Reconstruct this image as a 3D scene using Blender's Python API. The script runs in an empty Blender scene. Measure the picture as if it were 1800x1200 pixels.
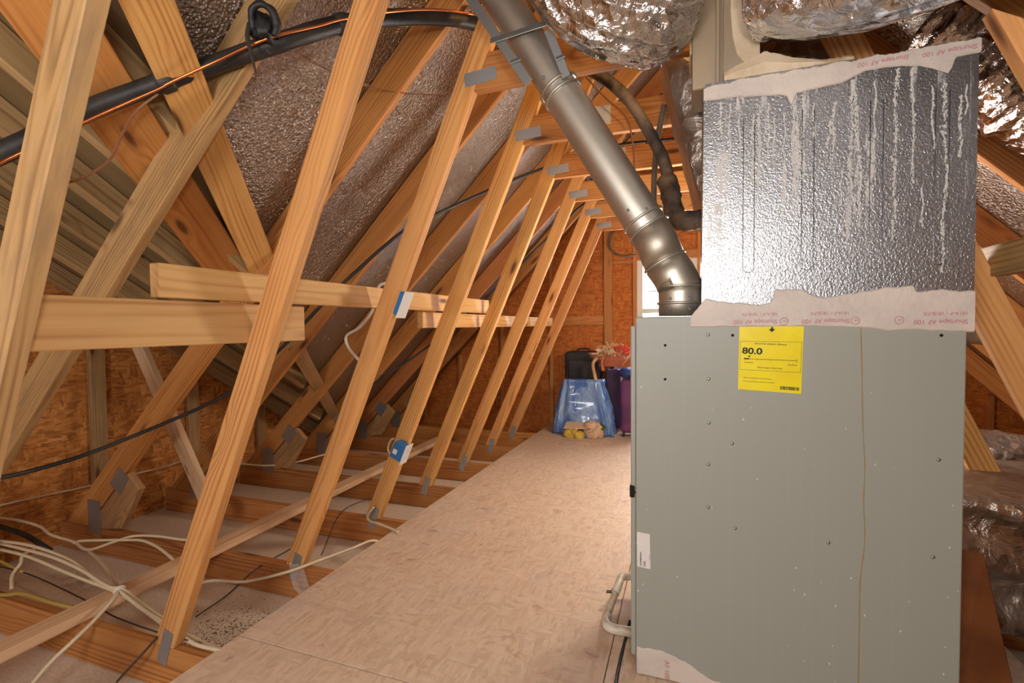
import bpy, bmesh, math, random
from mathutils import Vector, Matrix, noise

SC = bpy.context.scene
COL = SC.collection
rnd = random.Random(7)

# ------------------------------------------------------------------ camera
F_PX, YAW, PITCH, ROLL, CAM_Z = 864.77, 0.341743, -0.032171, -0.009013, 1.11583
cam = bpy.data.cameras.new('camera'); cam.sensor_width = 36.0; cam.sensor_fit = 'HORIZONTAL'
cam.lens = F_PX * 36.0 / 1800.0; cam.clip_start = 0.02
cam_o = bpy.data.objects.new('camera', cam); COL.objects.link(cam_o)
_f = Vector((-math.sin(YAW) * math.cos(PITCH), math.cos(YAW) * math.cos(PITCH), math.sin(PITCH)))
_r = Vector((math.cos(YAW), math.sin(YAW), 0)); _u = _r.cross(_f)
_r2 = _r * math.cos(ROLL) + _u * math.sin(ROLL); _u2 = _u * math.cos(ROLL) - _r * math.sin(ROLL)
cam_o.matrix_world = Matrix(((_r2.x, _u2.x, -_f.x, 0), (_r2.y, _u2.y, -_f.y, 0), (_r2.z, _u2.z, -_f.z, CAM_Z), (0, 0, 0, 1)))
SC.camera = cam_o
# ------------------------------------------------------------------ world, lights, exposure
W = bpy.data.worlds.new('overcast_sky'); SC.world = W; W.use_nodes = True
W.node_tree.nodes['Background'].inputs[0].default_value = (0.93, 0.95, 1.0, 1)
W.node_tree.nodes['Background'].inputs[1].default_value = 2.2
def lamp(name, kind, loc, energy, color, size=0.1, target=None, size_y=None):
    l = bpy.data.lights.new(name, kind); l.energy = energy; l.color = color
    if kind == 'AREA':
        l.size = size
        if size_y: l.shape = 'RECTANGLE'; l.size_y = size_y
    else: l.shadow_soft_size = size
    o = bpy.data.objects.new(name, l); COL.objects.link(o); o.location = loc
    if target is not None:
        o.rotation_euler = (Vector(target) - Vector(loc)).to_track_quat('-Z', 'Y').to_euler()
    return o
lamp('camera_flash', 'AREA', (0.12, -0.10, 1.42), 9.0, (1.0, 0.98, 0.95), 0.14, (-0.9, 3.0, 1.15))
lamp('added_fill_light', 'AREA', (-0.80, -1.6, 1.05), 38.0, (1.0, 0.98, 0.95), 0.8, (-0.6, 3.0, 1.0))  # soft area fill added behind the camera to even out brightness, no known source
lamp('added_bounce_fill', 'AREA', (-0.10, -0.75, 1.55), 16.0, (1.0, 0.98, 0.95), 0.5, (-0.35, -0.35, 3.0))  # ambient fill added, aimed up so the roof returns it; no known source
lamp('window_daylight', 'AREA', (-0.20, 5.62, 1.22), 84.0, (0.97, 0.98, 1.0), 0.58, (-0.30, 3.0, 1.25), 1.15)
lamp('aisle_bulb', 'POINT', (0.32, 3.08, 1.36), 66.0, (1.0, 0.91, 0.77), 0.16)
lamp('peak_bulb', 'POINT', (-0.08, 1.73, 2.42), 9.0, (1.0, 0.62, 0.24), 0.04)
VS = SC.view_settings
VS.view_transform = 'Standard'; VS.look = 'None'; VS.gamma = 1.0; VS.use_curve_mapping = False
VS.exposure = 0.18

# ------------------------------------------------------------------ materials
def lin(c):
    return tuple((v / 12.92 if v <= 0.04045 else ((v + 0.055) / 1.055) ** 2.4) for v in (x / 255.0 for x in c)) + (1.0,)
class NT:
    def __init__(s, name):
        s.m = bpy.data.materials.new(name); s.m.use_nodes = True
        s.t = s.m.node_tree; s.b = s.t.nodes['Principled BSDF']
    def n(s, kind, **kw):
        nd = s.t.nodes.new(kind)
        for k, v in kw.items(): setattr(nd, k, v)
        return nd
    def l(s, a, b): s.t.links.new(a, b)
    def sin(s, node, key, val):
        if hasattr(val, 'is_linked') or hasattr(val, 'links'): s.l(val, node.inputs[key])
        else: node.inputs[key].default_value = val
    def math(s, op, a, b=0.0, clamp=False):
        nd = s.n('ShaderNodeMath', operation=op, use_clamp=clamp); s.sin(nd, 0, a); s.sin(nd, 1, b); return nd.outputs[0]
    def mix(s, fac, a, b, mode='MIX'):
        nd = s.n('ShaderNodeMix', data_type='RGBA', blend_type=mode); s.sin(nd, 0, fac); s.sin(nd, 6, a); s.sin(nd, 7, b); return nd.outputs[2]
    def ramp(s, fac, stops):
        nd = s.n('ShaderNodeValToRGB'); s.l(fac, nd.inputs[0]); e = nd.color_ramp.elements
        while len(e) < len(stops): e.new(0.5)
        for i, (p, c) in enumerate(stops): e[i].position = p; e[i].color = c if len(c) == 4 else c + (1,)
        return nd.outputs[0]
    def step(s, v, a, b):
        nd = s.n('ShaderNodeMapRange', interpolation_type='SMOOTHSTEP'); s.l(v, nd.inputs[0])
        nd.inputs[1].default_value = a; nd.inputs[2].default_value = b; return nd.outputs[0]
    def coord(s, scale=(1, 1, 1), rot=(0, 0, 0), rand=True):
        tc = s.n('ShaderNodeTexCoord'); v = tc.outputs['Object']
        if rand:
            oi = s.n('ShaderNodeObjectInfo'); a = s.n('ShaderNodeVectorMath', operation='ADD'); s.l(v, a.inputs[0])
            cx = s.n('ShaderNodeCombineXYZ'); s.l(s.math('MULTIPLY', oi.outputs['Random'], 37.0), cx.inputs[0])
            s.l(s.math('MULTIPLY', oi.outputs['Random'], 3.1), cx.inputs[1]); s.l(s.math('MULTIPLY', oi.outputs['Random'], 7.7), cx.inputs[2])
            s.l(cx.outputs[0], a.inputs[1]); v = a.outputs[0]
        mp = s.n('ShaderNodeMapping'); s.l(v, mp.inputs[0]); mp.inputs['Scale'].default_value = scale; mp.inputs['Rotation'].default_value = rot
        return mp.outputs[0]
    def noise(s, vec, scale=5, detail=2, rough=0.5, dist=0.0):
        nd = s.n('ShaderNodeTexNoise'); s.l(vec, nd.inputs['Vector']); nd.inputs['Scale'].default_value = scale
        nd.inputs['Detail'].default_value = detail; nd.inputs['Roughness'].default_value = rough; nd.inputs['Distortion'].default_value = dist
        return nd.outputs['Fac']
    def voro(s, vec, scale, feature='F1', out='Distance', rnds=1.0):
        nd = s.n('ShaderNodeTexVoronoi', feature=feature); s.l(vec, nd.inputs['Vector']); nd.inputs['Scale'].default_value = scale
        nd.inputs['Randomness'].default_value = rnds
        return nd.outputs[out]
    def bump(s, h, strength=0.3, dist=0.01):
        nd = s.n('ShaderNodeBump'); s.l(h, nd.inputs['Height']); nd.inputs['Strength'].default_value = strength
        nd.inputs['Distance'].default_value = dist; s.l(nd.outputs[0], s.b.inputs['Normal'])
    def out(s, color=None, rough=None, metal=None, spec=None):
        for k, v in (('Base Color', color), ('Roughness', rough), ('Metallic', metal), ('Specular IOR Level', spec)):
            if v is not None: s.sin(s.b, k, v)
        return s.m

def wood(name, light, mid, dark, rough=0.62, ring=150.0, knots=True, grime=0.0):
    t = NT(name)
    tc = t.n('ShaderNodeTexCoord'); oi = t.n('ShaderNodeObjectInfo'); R = oi.outputs['Random']
    sep = t.n('ShaderNodeSeparateXYZ'); t.l(tc.outputs['Object'], sep.inputs[0])
    # long axis = local X; rings about an axis outside the section, so faces show stripes and cathedrals
    warp = t.noise(t.coord((0.75, 4.0, 4.0)), 1.0, 2, 0.5); warp2 = t.noise(t.coord((3.0, 40.0, 40.0)), 1.0, 2, 0.5)
    r2 = t.math('FRACT', t.math('MULTIPLY', R, 17.31))
    y = t.math('ADD', sep.outputs[1], t.math('MULTIPLY', t.math('SUBTRACT', R, 0.5), 0.16))
    z = t.math('ADD', sep.outputs[2], t.math('ADD', t.math('MULTIPLY', r2, 0.03), 0.015))
    d = t.math('SQRT', t.math('ADD', t.math('MULTIPLY', y, y), t.math('MULTIPLY', z, z)))
    d = t.math('ADD', t.math('ADD', d, t.math('MULTIPLY', warp, 0.075)), t.math('MULTIPLY', warp2, 0.006))
    kv = t.coord((2.3, 9.0, 9.0)); kd = t.voro(kv, 1.0); kmask = t.step(kd, 0.36, 0.0)
    if knots: d = t.math('ADD', d, t.math('MULTIPLY', kmask, 0.024))
    sn = t.math('SINE', t.math('MULTIPLY', d, ring * 6.283 / 2.0))
    sn = t.math('POWER', t.math('MULTIPLY', t.math('ADD', sn, 1.0), 0.5), 2.2)
    fade = t.step(t.noise(t.coord((1.1, 22, 22)), 1.0, 2), 0.30, 0.72)
    fib = t.noise(t.coord((4, 210, 210)), 1.0, 3, 0.65); soft = t.noise(t.coord((0.8, 26, 26)), 1.0, 2)
    v = t.math('ADD', t.math('MULTIPLY', t.math('MULTIPLY', sn, fade), 0.52), t.math('ADD', t.math('MULTIPLY', fib, 0.34), t.math('MULTIPLY', soft, 0.28)))
    col = t.ramp(v, [(0.12, lin(light)), (0.46, lin(mid)), (1.0, lin(dark))])
    if knots:
        pick = t.voro(kv, 1.0, out='Color'); sp = t.n('ShaderNodeSeparateColor'); t.l(pick, sp.inputs[0])
        on = t.math('GREATER_THAN', sp.outputs[0], 0.30)
        halo = t.math('MULTIPLY', t.step(kd, 0.26, 0.10), on); col = t.mix(t.math('MULTIPLY', halo, 0.4), col, lin(dark))
        km = t.math('MULTIPLY', t.step(kd, 0.155, 0.07), on)
        col = t.mix(t.math('MULTIPLY', km, 0.9), col, lin((92, 50, 24)))
    big = t.noise(t.coord((1.2, 3, 3)), 1.3, 2)
    hs = t.n('ShaderNodeHueSaturation'); t.l(col, hs.inputs['Color'])
    t.l(t.math('ADD', 0.72, t.math('ADD', t.math('MULTIPLY', r2, 0.22), t.math('MULTIPLY', big, 0.26))), hs.inputs['Value'])
    t.l(t.math('ADD', 0.498, t.math('MULTIPLY', R, 0.012)), hs.inputs['Hue'])
    hs.inputs['Saturation'].default_value = 0.96
    col = hs.outputs[0]
    if grime:
        g = t.step(t.noise(t.coord((1.5, 8, 8)), 3, 4, 0.65), 0.42, 0.72)
        col = t.mix(t.math('MULTIPLY', g, grime), col, lin((112, 92, 74)))
    t.bump(v, 0.10, 0.002)
    return t.out(col, rough, spec=0.35)

M = {}
M['pine'] = wood('pine_lumber', (226, 168, 100), (208, 140, 70), (158, 88, 36))
M['pine_pale'] = wood('pale_pine', (226, 176, 116), (212, 156, 94), (176, 116, 62), ring=110)
M['pine_old'] = wood('weathered_pine', (192, 148, 98), (170, 124, 76), (122, 82, 46), grime=0.4)
M['pine_deep'] = wood('deep_brown_pine', (206, 138, 70), (184, 112, 48), (140, 76, 28))  # pine with deeper orange-brown base tones
M['joist'] = wood('joist_pine', (200, 132, 66), (176, 104, 46), (122, 66, 26), ring=120)
M['tan_rafter'] = wood('tan_rafter', (196, 160, 112), (174, 136, 90), (130, 96, 60))
M['grey_plank'] = wood('olive_plank', (140, 116, 78), (124, 100, 64), (96, 74, 46), knots=False)
M['dusty'] = wood('dusty_pine', (224, 184, 146), (212, 168, 128), (188, 140, 98), ring=90)

def osb(name, cols, scale=1.0, rough=0.7, bumpk=0.25, stains=None):
    t = NT(name); k = scale
    def warp(vec, amt, sc):
        nz = t.n('ShaderNodeTexNoise'); t.l(vec, nz.inputs['Vector']); nz.inputs['Scale'].default_value = sc; nz.inputs['Detail'].default_value = 3
        a = t.n('ShaderNodeVectorMath', operation='SUBTRACT'); t.l(nz.outputs['Color'], a.inputs[0]); a.inputs[1].default_value = (.5, .5, .5)
        b = t.n('ShaderNodeVectorMath', operation='SCALE'); t.l(a.outputs[0], b.inputs[0]); b.inputs['Scale'].default_value = amt
        c = t.n('ShaderNodeVectorMath', operation='ADD'); t.l(vec, c.inputs[0]); t.l(b.outputs[0], c.inputs[1]); return c.outputs[0]
    def strands(rot, sc):
        q = warp(t.coord(sc, rot), 1.5, 0.55)
        c = t.voro(q, 1.0, out='Color'); s3 = t.n('ShaderNodeSeparateColor'); t.l(c, s3.inputs[0])
        g = t.noise(t.coord((sc[0], sc[1] * 4, sc[2] * 4), rot), 1.0, 3, 0.7)
        return t.math('ADD', t.math('MULTIPLY', s3.outputs[0], 0.55), t.math('MULTIPLY', g, 0.45))
    a = strands((0.3, 0.4, 0.5), (11 * k, 60 * k, 44 * k)); b = strands((-0.4, 0.25, -0.75), (60 * k, 13 * k, 50 * k)); c = strands((0.7, 1.2, 1.35), (14 * k, 70 * k, 18 * k))
    d = strands((1.1, -.5, 2.3), (16 * k, 64 * k, 52 * k))
    s1 = t.step(t.noise(t.coord((13 * k,) * 3), 1.0, 3, 0.6), 0.44, 0.56); s2 = t.step(t.noise(t.coord((9 * k, 9 * k, 11 * k), (1, 1, 0)), 1.0, 3, 0.6), 0.44, 0.56)
    def mixf(f, p, q): return t.math('ADD', t.math('MULTIPLY', p, t.math('SUBTRACT', 1.0, f)), t.math('MULTIPLY', q, f))
    v = mixf(s2, mixf(s1, a, b), mixf(s1, c, d))
    col = t.ramp(v, [(0.22, lin(cols[2])), (0.50, lin(cols[1])), (0.78, lin(cols[0]))])
    if stains:
        n1 = t.step(t.noise(t.coord((1.6, 1.6, 1.6)), 1.5, 5, 0.65), 0.54, 0.74); col = t.mix(t.math('MULTIPLY', n1, 0.5), col, lin(stains[0]))
        n2 = t.step(t.voro(warp(t.coord((4.3, 4.3, 4.3)), .5, 5), 1.0), 0.15, 0.04); col = t.mix(t.math('MULTIPLY', n2, 0.5), col, lin(stains[1]))
        n3 = t.step(t.noise(t.coord((2.6, 7, 3)), 1.0, 4, 0.65), 0.56, 0.8); col = t.mix(t.math('MULTIPLY', n3, 0.5), col, lin(stains[2]))
        n4 = t.step(t.noise(t.coord((9, 9, 3)), 1.0, 5, 0.75), 0.57, 0.70); col = t.mix(t.math('MULTIPLY', n4, 0.5), col, lin(stains[3]))
    t.bump(v, bumpk, 0.003)
    return t.out(col, rough, spec=0.3)
M['osb'] = osb('osb_sheathing', ((216, 152, 84), (190, 122, 58), (148, 90, 40)))
M['osb_gable'] = osb('osb_gable_panel', ((198, 124, 58), (180, 104, 42), (156, 84, 32)))
M['osb_floor'] = osb('osb_floor_dusty', ((220, 194, 168), (212, 184, 157), (198, 168, 141)), 1.0, 0.55, 0.14,
                     ((196, 176, 164), (128, 98, 92), (222, 200, 184), (176, 128, 98)))

def foil(name, base, rough, dist, k1, k2, dust=None, dustf=0.0, crumple=0.5):
    t = NT(name)
    a = t.noise(t.coord((k1, k1, k1)), 1.0, 5, 0.62, 0.8)
    b = t.voro(t.coord((k2, k2, k2)), 1.0)
    hgt = t.math('ADD', a, t.math('MULTIPLY', b, crumple))
    col = lin(base); r = rough
    if dust:
        dn = t.step(t.noise(t.coord((3, 3, 3)), 1.0, 4, 0.6), 0.35, 0.7); fac = t.math('MULTIPLY', dn, dustf)
        col = t.mix(fac, col, lin(dust)); r = t.math('ADD', rough, t.math('MULTIPLY', fac, 0.3))
        t.sin(t.b, 'Metallic', t.math('SUBTRACT', 1.0, t.math('MULTIPLY', fac, 0.7)))
    else: t.sin(t.b, 'Metallic', 1.0)
    t.bump(hgt, 1.0, dist)
    return t.out(col, r)
M['foil_roof'] = foil('foil_faced_deck', (176, 168, 162), 0.25, 0.011, 48, 95)
M['foil_duct'] = foil('duct_foil_jacket', (214, 214, 216), 0.13, 0.016, 13, 26, crumple=0.7)
M['foil_dark'] = foil('dark_duct_foil', (150, 142, 140), 0.10, 0.012, 16, 30, crumple=0.8)
M['foil_dull'] = foil('dusty_duct_foil', (168, 156, 146), 0.28, 0.012, 12, 22, (130, 112, 98), 0.45)

def metal(name, base, rough, metallic, nscale, bump, dist, dust=None, dustf=0.0, vary=0.0):
    t = NT(name); col = lin(base)
    n1 = t.noise(t.coord((2.5, 2.5, 2.5)), 1.6, 4, 0.6)
    if dust: col = t.mix(t.math('MULTIPLY', t.step(n1, 0.35, 0.7), dustf), lin(base), lin(dust))
    r = t.math('ADD', rough, t.math('MULTIPLY', n1, vary))
    if bump: t.bump(t.noise(t.coord((nscale,) * 3), 1.0, 2), bump, dist)
    return t.out(col, r, metallic)
M['galv'] = metal('galvanized_steel', (198, 192, 180), 0.34, 0.92, 8, 0.05, 0.002, (168, 150, 128), 0.5, 0.2)
M['strap'] = metal('strap_steel', (156, 158, 158), 0.4, 0.9, 10, 0.05, 0.002, None, 0, 0.1)
M['plate'] = None
def plate_mat():
    t = NT('nail_plate_steel')
    v = t.coord((190, 260, 260), rand=False); s = t.n('ShaderNodeSeparateXYZ'); t.l(v, s.inputs[0])
    h = t.math('MULTIPLY', t.math('SINE', t.math('MULTIPLY', s.outputs[0], 3.0)), t.math('SINE', t.math('MULTIPLY', s.outputs[1], 3.0)))
    col = t.mix(t.step(h, 0.25, 0.6), lin((182, 184, 186)), lin((122, 114, 106)))
    t.bump(h, 0.4, 0.001); return t.out(col, 0.42, 0.75)
M['plate'] = plate_mat()
def furnace_mat():
    t = NT('furnace_enamel')
    sp = t.step(t.voro(t.coord((38, 38, 24), rand=False), 1.0), 0.10, 0.05)
    pick = t.step(t.noise(t.coord((3, 3, 2), rand=False), 1.4, 3), 0.47, 0.6)
    st = t.step(t.noise(t.coord((70, 70, 1.2), rand=False), 1.0, 3), 0.5, 0.75)
    col = t.mix(t.math('MULTIPLY', st, 0.08), lin((152, 152, 141)), lin((176, 174, 160)))
    col = t.mix(t.math('MULTIPLY', t.math('MULTIPLY', sp, pick), 0.75), col, lin((222, 220, 212)))
    t.bump(t.noise(t.coord((160,) * 3, rand=False), 1.0, 2), 0.05, 0.001)
    return t.out(col, 0.46, 0.0, 0.45)
M['furnace'] = furnace_mat()
def plenum_mat():
    t = NT('embossed_plenum_steel')
    e = t.noise(t.coord((210, 210, 170), rand=False), 1.0, 1.5, 0.5, 0.6)
    # run-down drips of mastic wash, uneven along each run
    n1 = t.noise(t.coord((34, 1, 1.6), rand=False), 1.0, 3, 0.7); n2 = t.noise(t.coord((120, 60, 46), rand=False), 1.0, 4, 0.7)
    n3 = t.noise(t.coord((10, 1, 3.0), rand=False), 1.0, 2, 0.5)
    run = t.math('MULTIPLY', t.math('MULTIPLY', t.step(n1, 0.53, 0.60), t.step(n2, 0.40, 0.58)), t.step(n3, 0.40, 0.58))
    speck = t.step(t.voro(t.coord((95, 95, 80), rand=False), 1.0), 0.16, 0.08)
    sel = t.step(t.noise(t.coord((5, 5, 4), rand=False), 1.0, 3), 0.44, 0.6)
    sep = t.n('ShaderNodeSeparateXYZ'); tc = t.n('ShaderNodeTexCoord'); t.l(tc.outputs['Object'], sep.inputs[0])
    low = t.step(sep.outputs[2], 0.10, 0.40)
    f = t.math('MAXIMUM', t.math('MULTIPLY', run, low), t.math('MULTIPLY', t.math('MULTIPLY', speck, sel), t.math('MULTIPLY', low, 0.8)))
    col = t.mix(t.math('MULTIPLY', f, 0.88), lin((168, 168, 170)), lin((206, 198, 190)))
    t.sin(t.b, 'Metallic', t.math('SUBTRACT', 0.95, t.math('MULTIPLY', f, 0.85)))
    t.bump(e, 0.55, 0.0022)
    return t.out(col, t.math('ADD', 0.34, t.math('MULTIPLY', f, 0.35)))
M['plenum'] = plenum_mat()
def plain(name, c, rough=0.6, metal=0.0, bump=0.0, bs=40, c2=None, spec=0.4, tsc=6):
    t = NT(name); col = lin(c)
    n = t.noise(t.coord((tsc,) * 3), 1.0, 4, 0.6)
    if c2: col = t.mix(t.step(n, 0.35, 0.7), lin(c), lin(c2))
    else: col = t.mix(t.math('MULTIPLY', n, 0.25), lin(c), lin(tuple(int(v * 0.8) for v in c)))
    if bump: t.bump(t.noise(t.coord((bs,) * 3), 1.0, 3), bump, 0.004)
    return t.out(col, rough, metal, spec)
M['drip'] = plain('chalky_drip', (204, 199, 193), 0.7, 0, 0.3, 90)
M['mastic'] = plain('duct_mastic', (208, 194, 182), 0.55, 0, 0.6, 60, (190, 178, 170))
M['mastic_warm'] = plain('mastic_coated_sheet', (204, 184, 156), 0.5, 0.1, 0.5, 40, (178, 152, 120))
M['red_print'] = plain('red_print', (196, 128, 132), 0.6)
M['trunk'] = metal('trunk_steel', (176, 160, 140), 0.38, 0.8, 30, 0.1, 0.002, (190, 166, 132), 0.6, 0.15)
def drywall_mat():
    t = NT('dusty_drywall')
    g = t.noise(t.coord((90, 90, 90)), 1.0, 3, 0.7)
    col = t.mix(t.step(g, 0.3, 0.7), lin((214, 192, 168)), lin((236, 218, 198)))
    st = t.step(t.noise(t.coord((2.2, 3.4, 1)), 1.0, 5, 0.7), 0.58, 0.76); col = t.mix(t.math('MULTIPLY', st, 0.6), col, lin((110, 84, 62)))
    t.bump(g, 0.4, 0.003); return t.out(col, 0.9, 0, 0.1)
M['drywall'] = drywall_mat()
M['black'] = plain('black_rubber', (30, 29, 30), 0.5, 0, 0.3, 50, (58, 52, 47))
M['black_dusty'] = plain('dusty_black_foam', (46, 42, 40), 0.7, 0, 0.4, 40, (120, 98, 80), tsc=9)
M['conduit'] = plain('grey_pipe', (118, 108, 98), 0.5, 0, 0, 40, (90, 78, 66))
M['copper'] = metal('copper_tube', (214, 134, 84), 0.25, 1.0, 8, 0, 0.001, (150, 92, 60), 0.4, 0.15)
M['romex'] = plain('cream_cable_jacket', (222, 202, 168), 0.5)
M['white_cable'] = plain('white_cable_jacket', (224, 216, 204), 0.45)
M['yellow_cable'] = plain('yellow_cable_jacket', (178, 148, 74), 0.5)
M['brown_wire'] = plain('brown_thermostat_wire', (140, 90, 62), 0.5)
M['grey_wire'] = plain('thin_dark_wire', (78, 66, 56), 0.55)
M['pvc'] = plain('pvc_pipe', (214, 206, 190), 0.35, 0, 0, 40, (176, 152, 120), tsc=12)
M['blue_box'] = plain('blue_box_plastic', (44, 108, 168), 0.4)
M['white'] = plain('white_plastic', (226, 222, 216), 0.4)
M['vinyl'] = plain('window_vinyl', (226, 224, 216), 0.35)
M['yellow'] = plain('yellow_label', (236, 216, 10), 0.38, 0, 0.15, 20, (226, 200, 8))
M['paper'] = plain('white_sticker', (224, 218, 212), 0.5)
M['ink'] = plain('black_ink', (26, 22, 18), 0.6)
M['brown_ink'] = plain('faint_ink', (90, 82, 50), 0.6)
M['dark'] = plain('dark_hole', (16, 14, 12), 0.8)
M['rust'] = plain('rust_drip', (156, 122, 70), 0.7, c2=(136, 128, 96))
M['brown_panel'] = plain('brown_hardboard', (120, 68, 32), 0.5, 0.0, 0.2, 90, (96, 52, 24))
M['dirt'] = plain('brown_dirt', (104, 78, 56), 0.9)
M['suit_black'] = plain('black_suitcase_fabric', (40, 38, 40), 0.7, 0, 0.4, 120, (58, 54, 54))
M['suit_purple'] = plain('purple_suitcase_fabric', (104, 52, 96), 0.6, 0, 0.4, 120, (84, 40, 80))
M['suit_plum'] = plain('plum_suitcase_fabric', (58, 40, 66), 0.7, 0, 0.4, 120)
M['navy'] = plain('navy_cloth', (38, 62, 124), 0.6, 0, 0.4, 30, (28, 40, 76))
M['straw'] = plain('straw', (206, 168, 126), 0.8, 0, 0.3, 60, (176, 122, 78))
M['terracotta'] = plain('terracotta_wicker', (170, 96, 66), 0.7, 0, 0.4, 80)
M['red_flower'] = plain('red_petal', (204, 66, 34), 0.7)
M['pale_flower'] = plain('pale_petal', (226, 190, 156), 0.7)
M['yellow_cloth'] = plain('yellow_cloth', (206, 174, 76), 0.8, 0, 0.3, 40)
M['beige_cloth'] = plain('beige_cloth', (214, 180, 148), 0.8, 0, 0.3, 40)
M['teal_cloth'] = plain('blue_grey_cloth', (88, 116, 134), 0.8, 0, 0.3, 40)
M['green_cloth'] = plain('green_cloth', (70, 104, 44), 0.8)
M['chip'] = plain('splintered_wood', (214, 176, 136), 0.8)
M['paint_white'] = plain('dried_white_caulk', (224, 222, 214), 0.5)
def bag_mat():
    t = NT('blue_plastic_bag')
    n = t.noise(t.coord((7, 7, 2.5)), 1.0, 4, 0.6, 1.0)
    t.bump(n, 1.0, 0.03)
    t.b.inputs['Coat Weight'].default_value = 0.6; t.b.inputs['Coat Roughness'].default_value = 0.08
    return t.out(t.mix(t.step(n, .35, .65), lin((62, 104, 174)), lin((128, 158, 200))), 0.22, 0.0, 0.7)
M['bag'] = bag_mat()
def wrap_mat():
    t = NT('clear_plastic_wrap'); t.bump(t.noise(t.coord((30, 30, 12)), 1.0, 4), 1.0, 0.01)
    t.b.inputs['Alpha'].default_value = 0.28
    return t.out(lin((232, 226, 220)), 0.12, 0, 0.8)
M['wrap'] = wrap_mat()
def glass_mat():
    t = NT('window_glass'); t.b.inputs['Transmission Weight'].default_value = 1.0; t.b.inputs['IOR'].default_value = 1.02
    return t.out(lin((250, 252, 255)), 0.0)
M['glass'] = glass_mat()

# ------------------------------------------------------------------ object helpers
def basis(o):
    return Matrix.LocRotScale(o.location, o.rotation_euler, o.scale)
def world_mat(o):
    m = Matrix.Identity(4)
    while o is not None: m = basis(o) @ m; o = o.parent
    return m
def put(o, parent):
    COL.objects.link(o)
    if parent is not None:
        m = world_mat(parent).inverted() @ basis(o); o.parent = parent
        o.location = m.to_translation(); o.rotation_euler = m.to_euler(); o.scale = m.to_scale()
    return o
def tag(o, label=None, cat=None, group=None, kind=None):
    if label: o['label'] = label
    if cat: o['category'] = cat
    if group: o['group'] = group
    if kind: o['kind'] = kind
    return o
def empty(name, loc, label=None, cat=None, group=None, kind=None):
    o = bpy.data.objects.new(name, None); o.empty_display_size = 0.05; o.location = loc; COL.objects.link(o)
    return tag(o, label, cat, group, kind)
def from_bm(name, bm, mat, parent=None, loc=(0, 0, 0), rot=None, smooth=False):
    bmesh.ops.recalc_face_normals(bm, faces=bm.faces)
    me = bpy.data.meshes.new(name); bm.to_mesh(me); bm.free()
    if smooth:
        for p in me.polygons: p.use_smooth = True
    if mat: me.materials.append(mat)
    o = bpy.data.objects.new(name, me); o.location = loc
    if rot is not None: o.rotation_euler = rot
    return put(o, parent)
def chamfer(bm, w):
    bmesh.ops.bevel(bm, geom=list(bm.edges), offset=w, segments=1, affect='EDGES', profile=0.5)
def prism(name, poly, origin, ax, nrm, depth, mat, parent=None, bev=0.0025):
    """poly: world points of one face; extruded by depth along nrm; local X runs along ax."""
    ax = Vector(ax).normalized(); nrm = Vector(nrm).normalized(); yy = nrm.cross(ax).normalized(); origin = Vector(origin)
    Rm = Matrix((ax, yy, nrm)).transposed()
    bm = bmesh.new(); lo = []; hi = []
    for p in poly:
        q = Rm.transposed() @ (Vector(p) - origin)
        lo.append(bm.verts.new((q.x, q.y, q.z))); hi.append(bm.verts.new((q.x, q.y, q.z + depth)))
    n = len(poly); bm.faces.new(lo); bm.faces.new(hi)
    for i in range(n): bm.faces.new((lo[i], lo[(i + 1) % n], hi[(i + 1) % n], hi[i]))
    bmesh.ops.recalc_face_normals(bm, faces=bm.faces)
    if bev: chamfer(bm, bev)
    return from_bm(name, bm, mat, parent, origin, Rm.to_euler())
def board(name, a, b, wdir, w, t, mat, parent=None, bev=0.0025):
    """a rectangular board, centreline a->b, width w along wdir, thickness t across."""
    a = Vector(a); b = Vector(b); ax = (b - a).normalized(); wd = Vector(wdir); wd = (wd - ax * wd.dot(ax)).normalized(); nn = ax.cross(wd)
    c = [a - wd * w / 2 - nn * t / 2, b - wd * w / 2 - nn * t / 2, b + wd * w / 2 - nn * t / 2, a + wd * w / 2 - nn * t / 2]
    return prism(name, c, a, ax, nn, t, mat, parent, bev)
def box(name, lo, hi, mat, parent=None, bev=0.003, segs=1):
    lo = Vector(lo); hi = Vector(hi); c = (lo + hi) / 2; bm = bmesh.new(); bmesh.ops.create_cube(bm, size=1.0)
    bmesh.ops.scale(bm, vec=hi - lo, verts=bm.verts)
    if bev: bmesh.ops.bevel(bm, geom=list(bm.edges), offset=bev, segments=segs, affect='EDGES', profile=0.5)
    org = Vector((c.x, c.y, lo.z)); bmesh.ops.translate(bm, vec=c - org, verts=bm.verts)
    return from_bm(name, bm, mat, parent, org, smooth=False)
def spline(pts, n=6):
    P = [Vector(p) for p in pts]; P = [P[0] * 2 - P[1]] + P + [P[-1] * 2 - P[-2]]; out = []
    for i in range(1, len(P) - 2):
        for j in range(n):
            u = j / n; a, b, c, d = P[i - 1], P[i], P[i + 1], P[i + 2]
            out.append(0.5 * ((2 * b) + (c - a) * u + (2 * a - 5 * b + 4 * c - d) * u * u + (3 * b - a - 3 * c + d) * u ** 3))
    out.append(P[-2]); return out
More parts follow.
